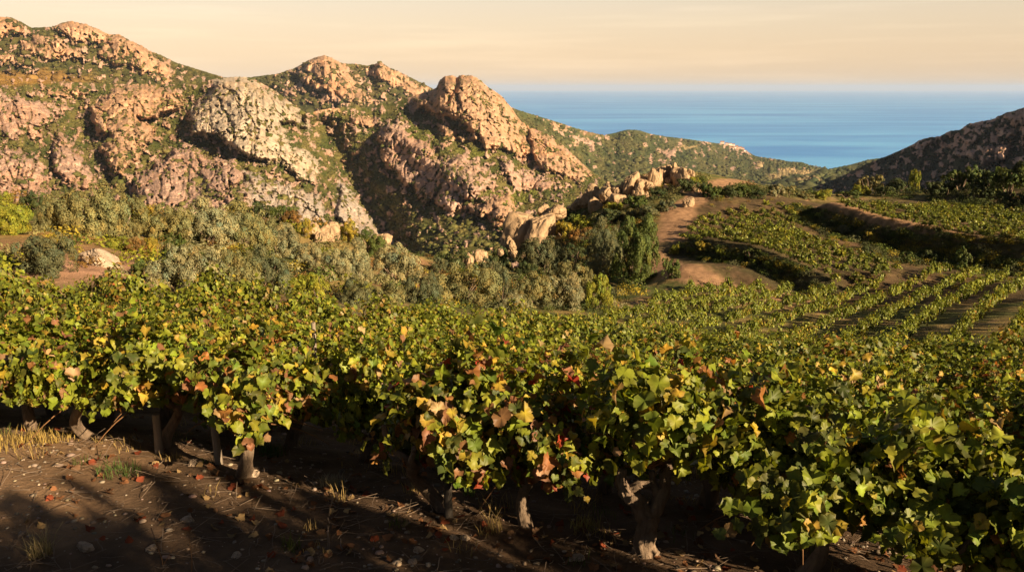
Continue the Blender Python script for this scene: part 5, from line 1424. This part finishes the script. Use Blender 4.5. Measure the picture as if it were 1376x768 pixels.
# unseen bushes added beside the vineyard to throw long shadows across its front
for k, (x, y, w, h, lab) in enumerate(((4.4, 1.7, 1.2, 1.05, 'lowest bush of the unseen shade hedge beside the front vines'), (4.5, 1.1, 1.2, 1.1, 'second lowest bush of the unseen shade hedge'), (4.6, 0.5, 1.3, 1.65, 'middle-sized bush of the unseen shade hedge'),
                                  (4.6, -0.1, 1.3, 3.0, 'narrow bush of the unseen shade hedge'), (4.6, -0.85, 1.5, 3.8, 'tall narrow bush of the unseen shade hedge'), (4.7, -1.8, 2.0, 4.65, 'tallest bush of the unseen shade hedge'), (4.8, -3.2, 2.4, 5.5, 'broad tall bush of the unseen shade hedge'), (4.8, -5.0, 2.6, 5.5, 'last tall bush of the unseen shade hedge'))):
    place_bush(x, y, float(ground_z(x, y)) - 0.1, w, h, 'green', lab, 'bush', 'unseen hedge added for its shadows', CROWN_L)

# the little settlement at the tip of the cape
hrs = np.random.default_rng(8)
def house_mesh(w, d, h, rf):
    A_ = Acc()
    x, y = w / 2, d / 2
    V = np.array([(-x, -y, -6), (x, -y, -6), (x, y, -6), (-x, y, -6), (-x, -y, h), (x, -y, h), (x, y, h), (-x, y, h), (-x, 0, h + rf), (x, 0, h + rf)])
    A_.add(V, np.array([[0, 1, 5, 4], [2, 3, 7, 6]])); A_.add(V, np.array([[3, 0, 4, 8, 7], [1, 2, 6, 9, 5]]))
    R_ = Acc(); e_ = 0.4
    V = np.array([(-x - e_, -y - e_, h - 0.1), (x + e_, -y - e_, h - 0.1), (x + e_, 0, h + rf + 0.3), (-x - e_, 0, h + rf + 0.3), (x + e_, y + e_, h - 0.1), (-x - e_, y + e_, h - 0.1)])
    R_.add(V, np.array([[0, 1, 2, 3], [3, 2, 4, 5]]))
    return A_.mesh('wall'), R_.mesh('roof')
M['plaster'] = surface_mat('plaster', base=(0.55, 0.46, 0.40), rough=0.9, var=0.15, scale=0.3, bump=0)
M['roof_tile'] = surface_mat('roof_tile', base=(0.34, 0.17, 0.11), rough=0.9, var=0.2, scale=0.4, bump=0)
hw = [house_mesh(14, 9, 7, 3), house_mesh(10, 8, 5.5, 2.6), house_mesh(19, 9, 6, 3)]
for a_, b_ in hw: a_.materials.append(M['plaster']); b_.materials.append(M['roof_tile'])
cape = [o for o in COL.objects if o.name.startswith('hill') and o.type == 'MESH'][0]
cv = np.empty(len(cape.data.vertices) * 3, np.float32); cape.data.vertices.foreach_get('co', cv); cv = cv.reshape(-1, 3)
for k, (u, v) in enumerate(((971, 192.5), (976, 193), (981, 194.5), (985, 196), (990, 197), (994, 198.5), (998, 200), (987, 199.5), (979, 197), (993, 201.5), (1000, 203.5), (983, 200.5))):
    q = P(u, v, 3350.0)
    i_ = np.argmin((cv[:, 0] / cv[:, 1] - q[0] / q[1]) ** 2 + (cv[:, 2] / cv[:, 1] - q[2] / q[1]) ** 2)
    r_ = link('house', None); r_.location = cv[i_]; r_.rotation_euler = (0, 0, hrs.uniform(-0.5, 0.5)); sc_h = hrs.uniform(0.8, 1.15); r_.scale = (sc_h,) * 3
    link('wall', hw[k % 3][0], None, r_); link('roof', hw[k % 3][1], None, r_)
    tag(r_, 'tiny pale house in the cluster at the tip of the cape', 'house', 'houses at the tip of the cape')
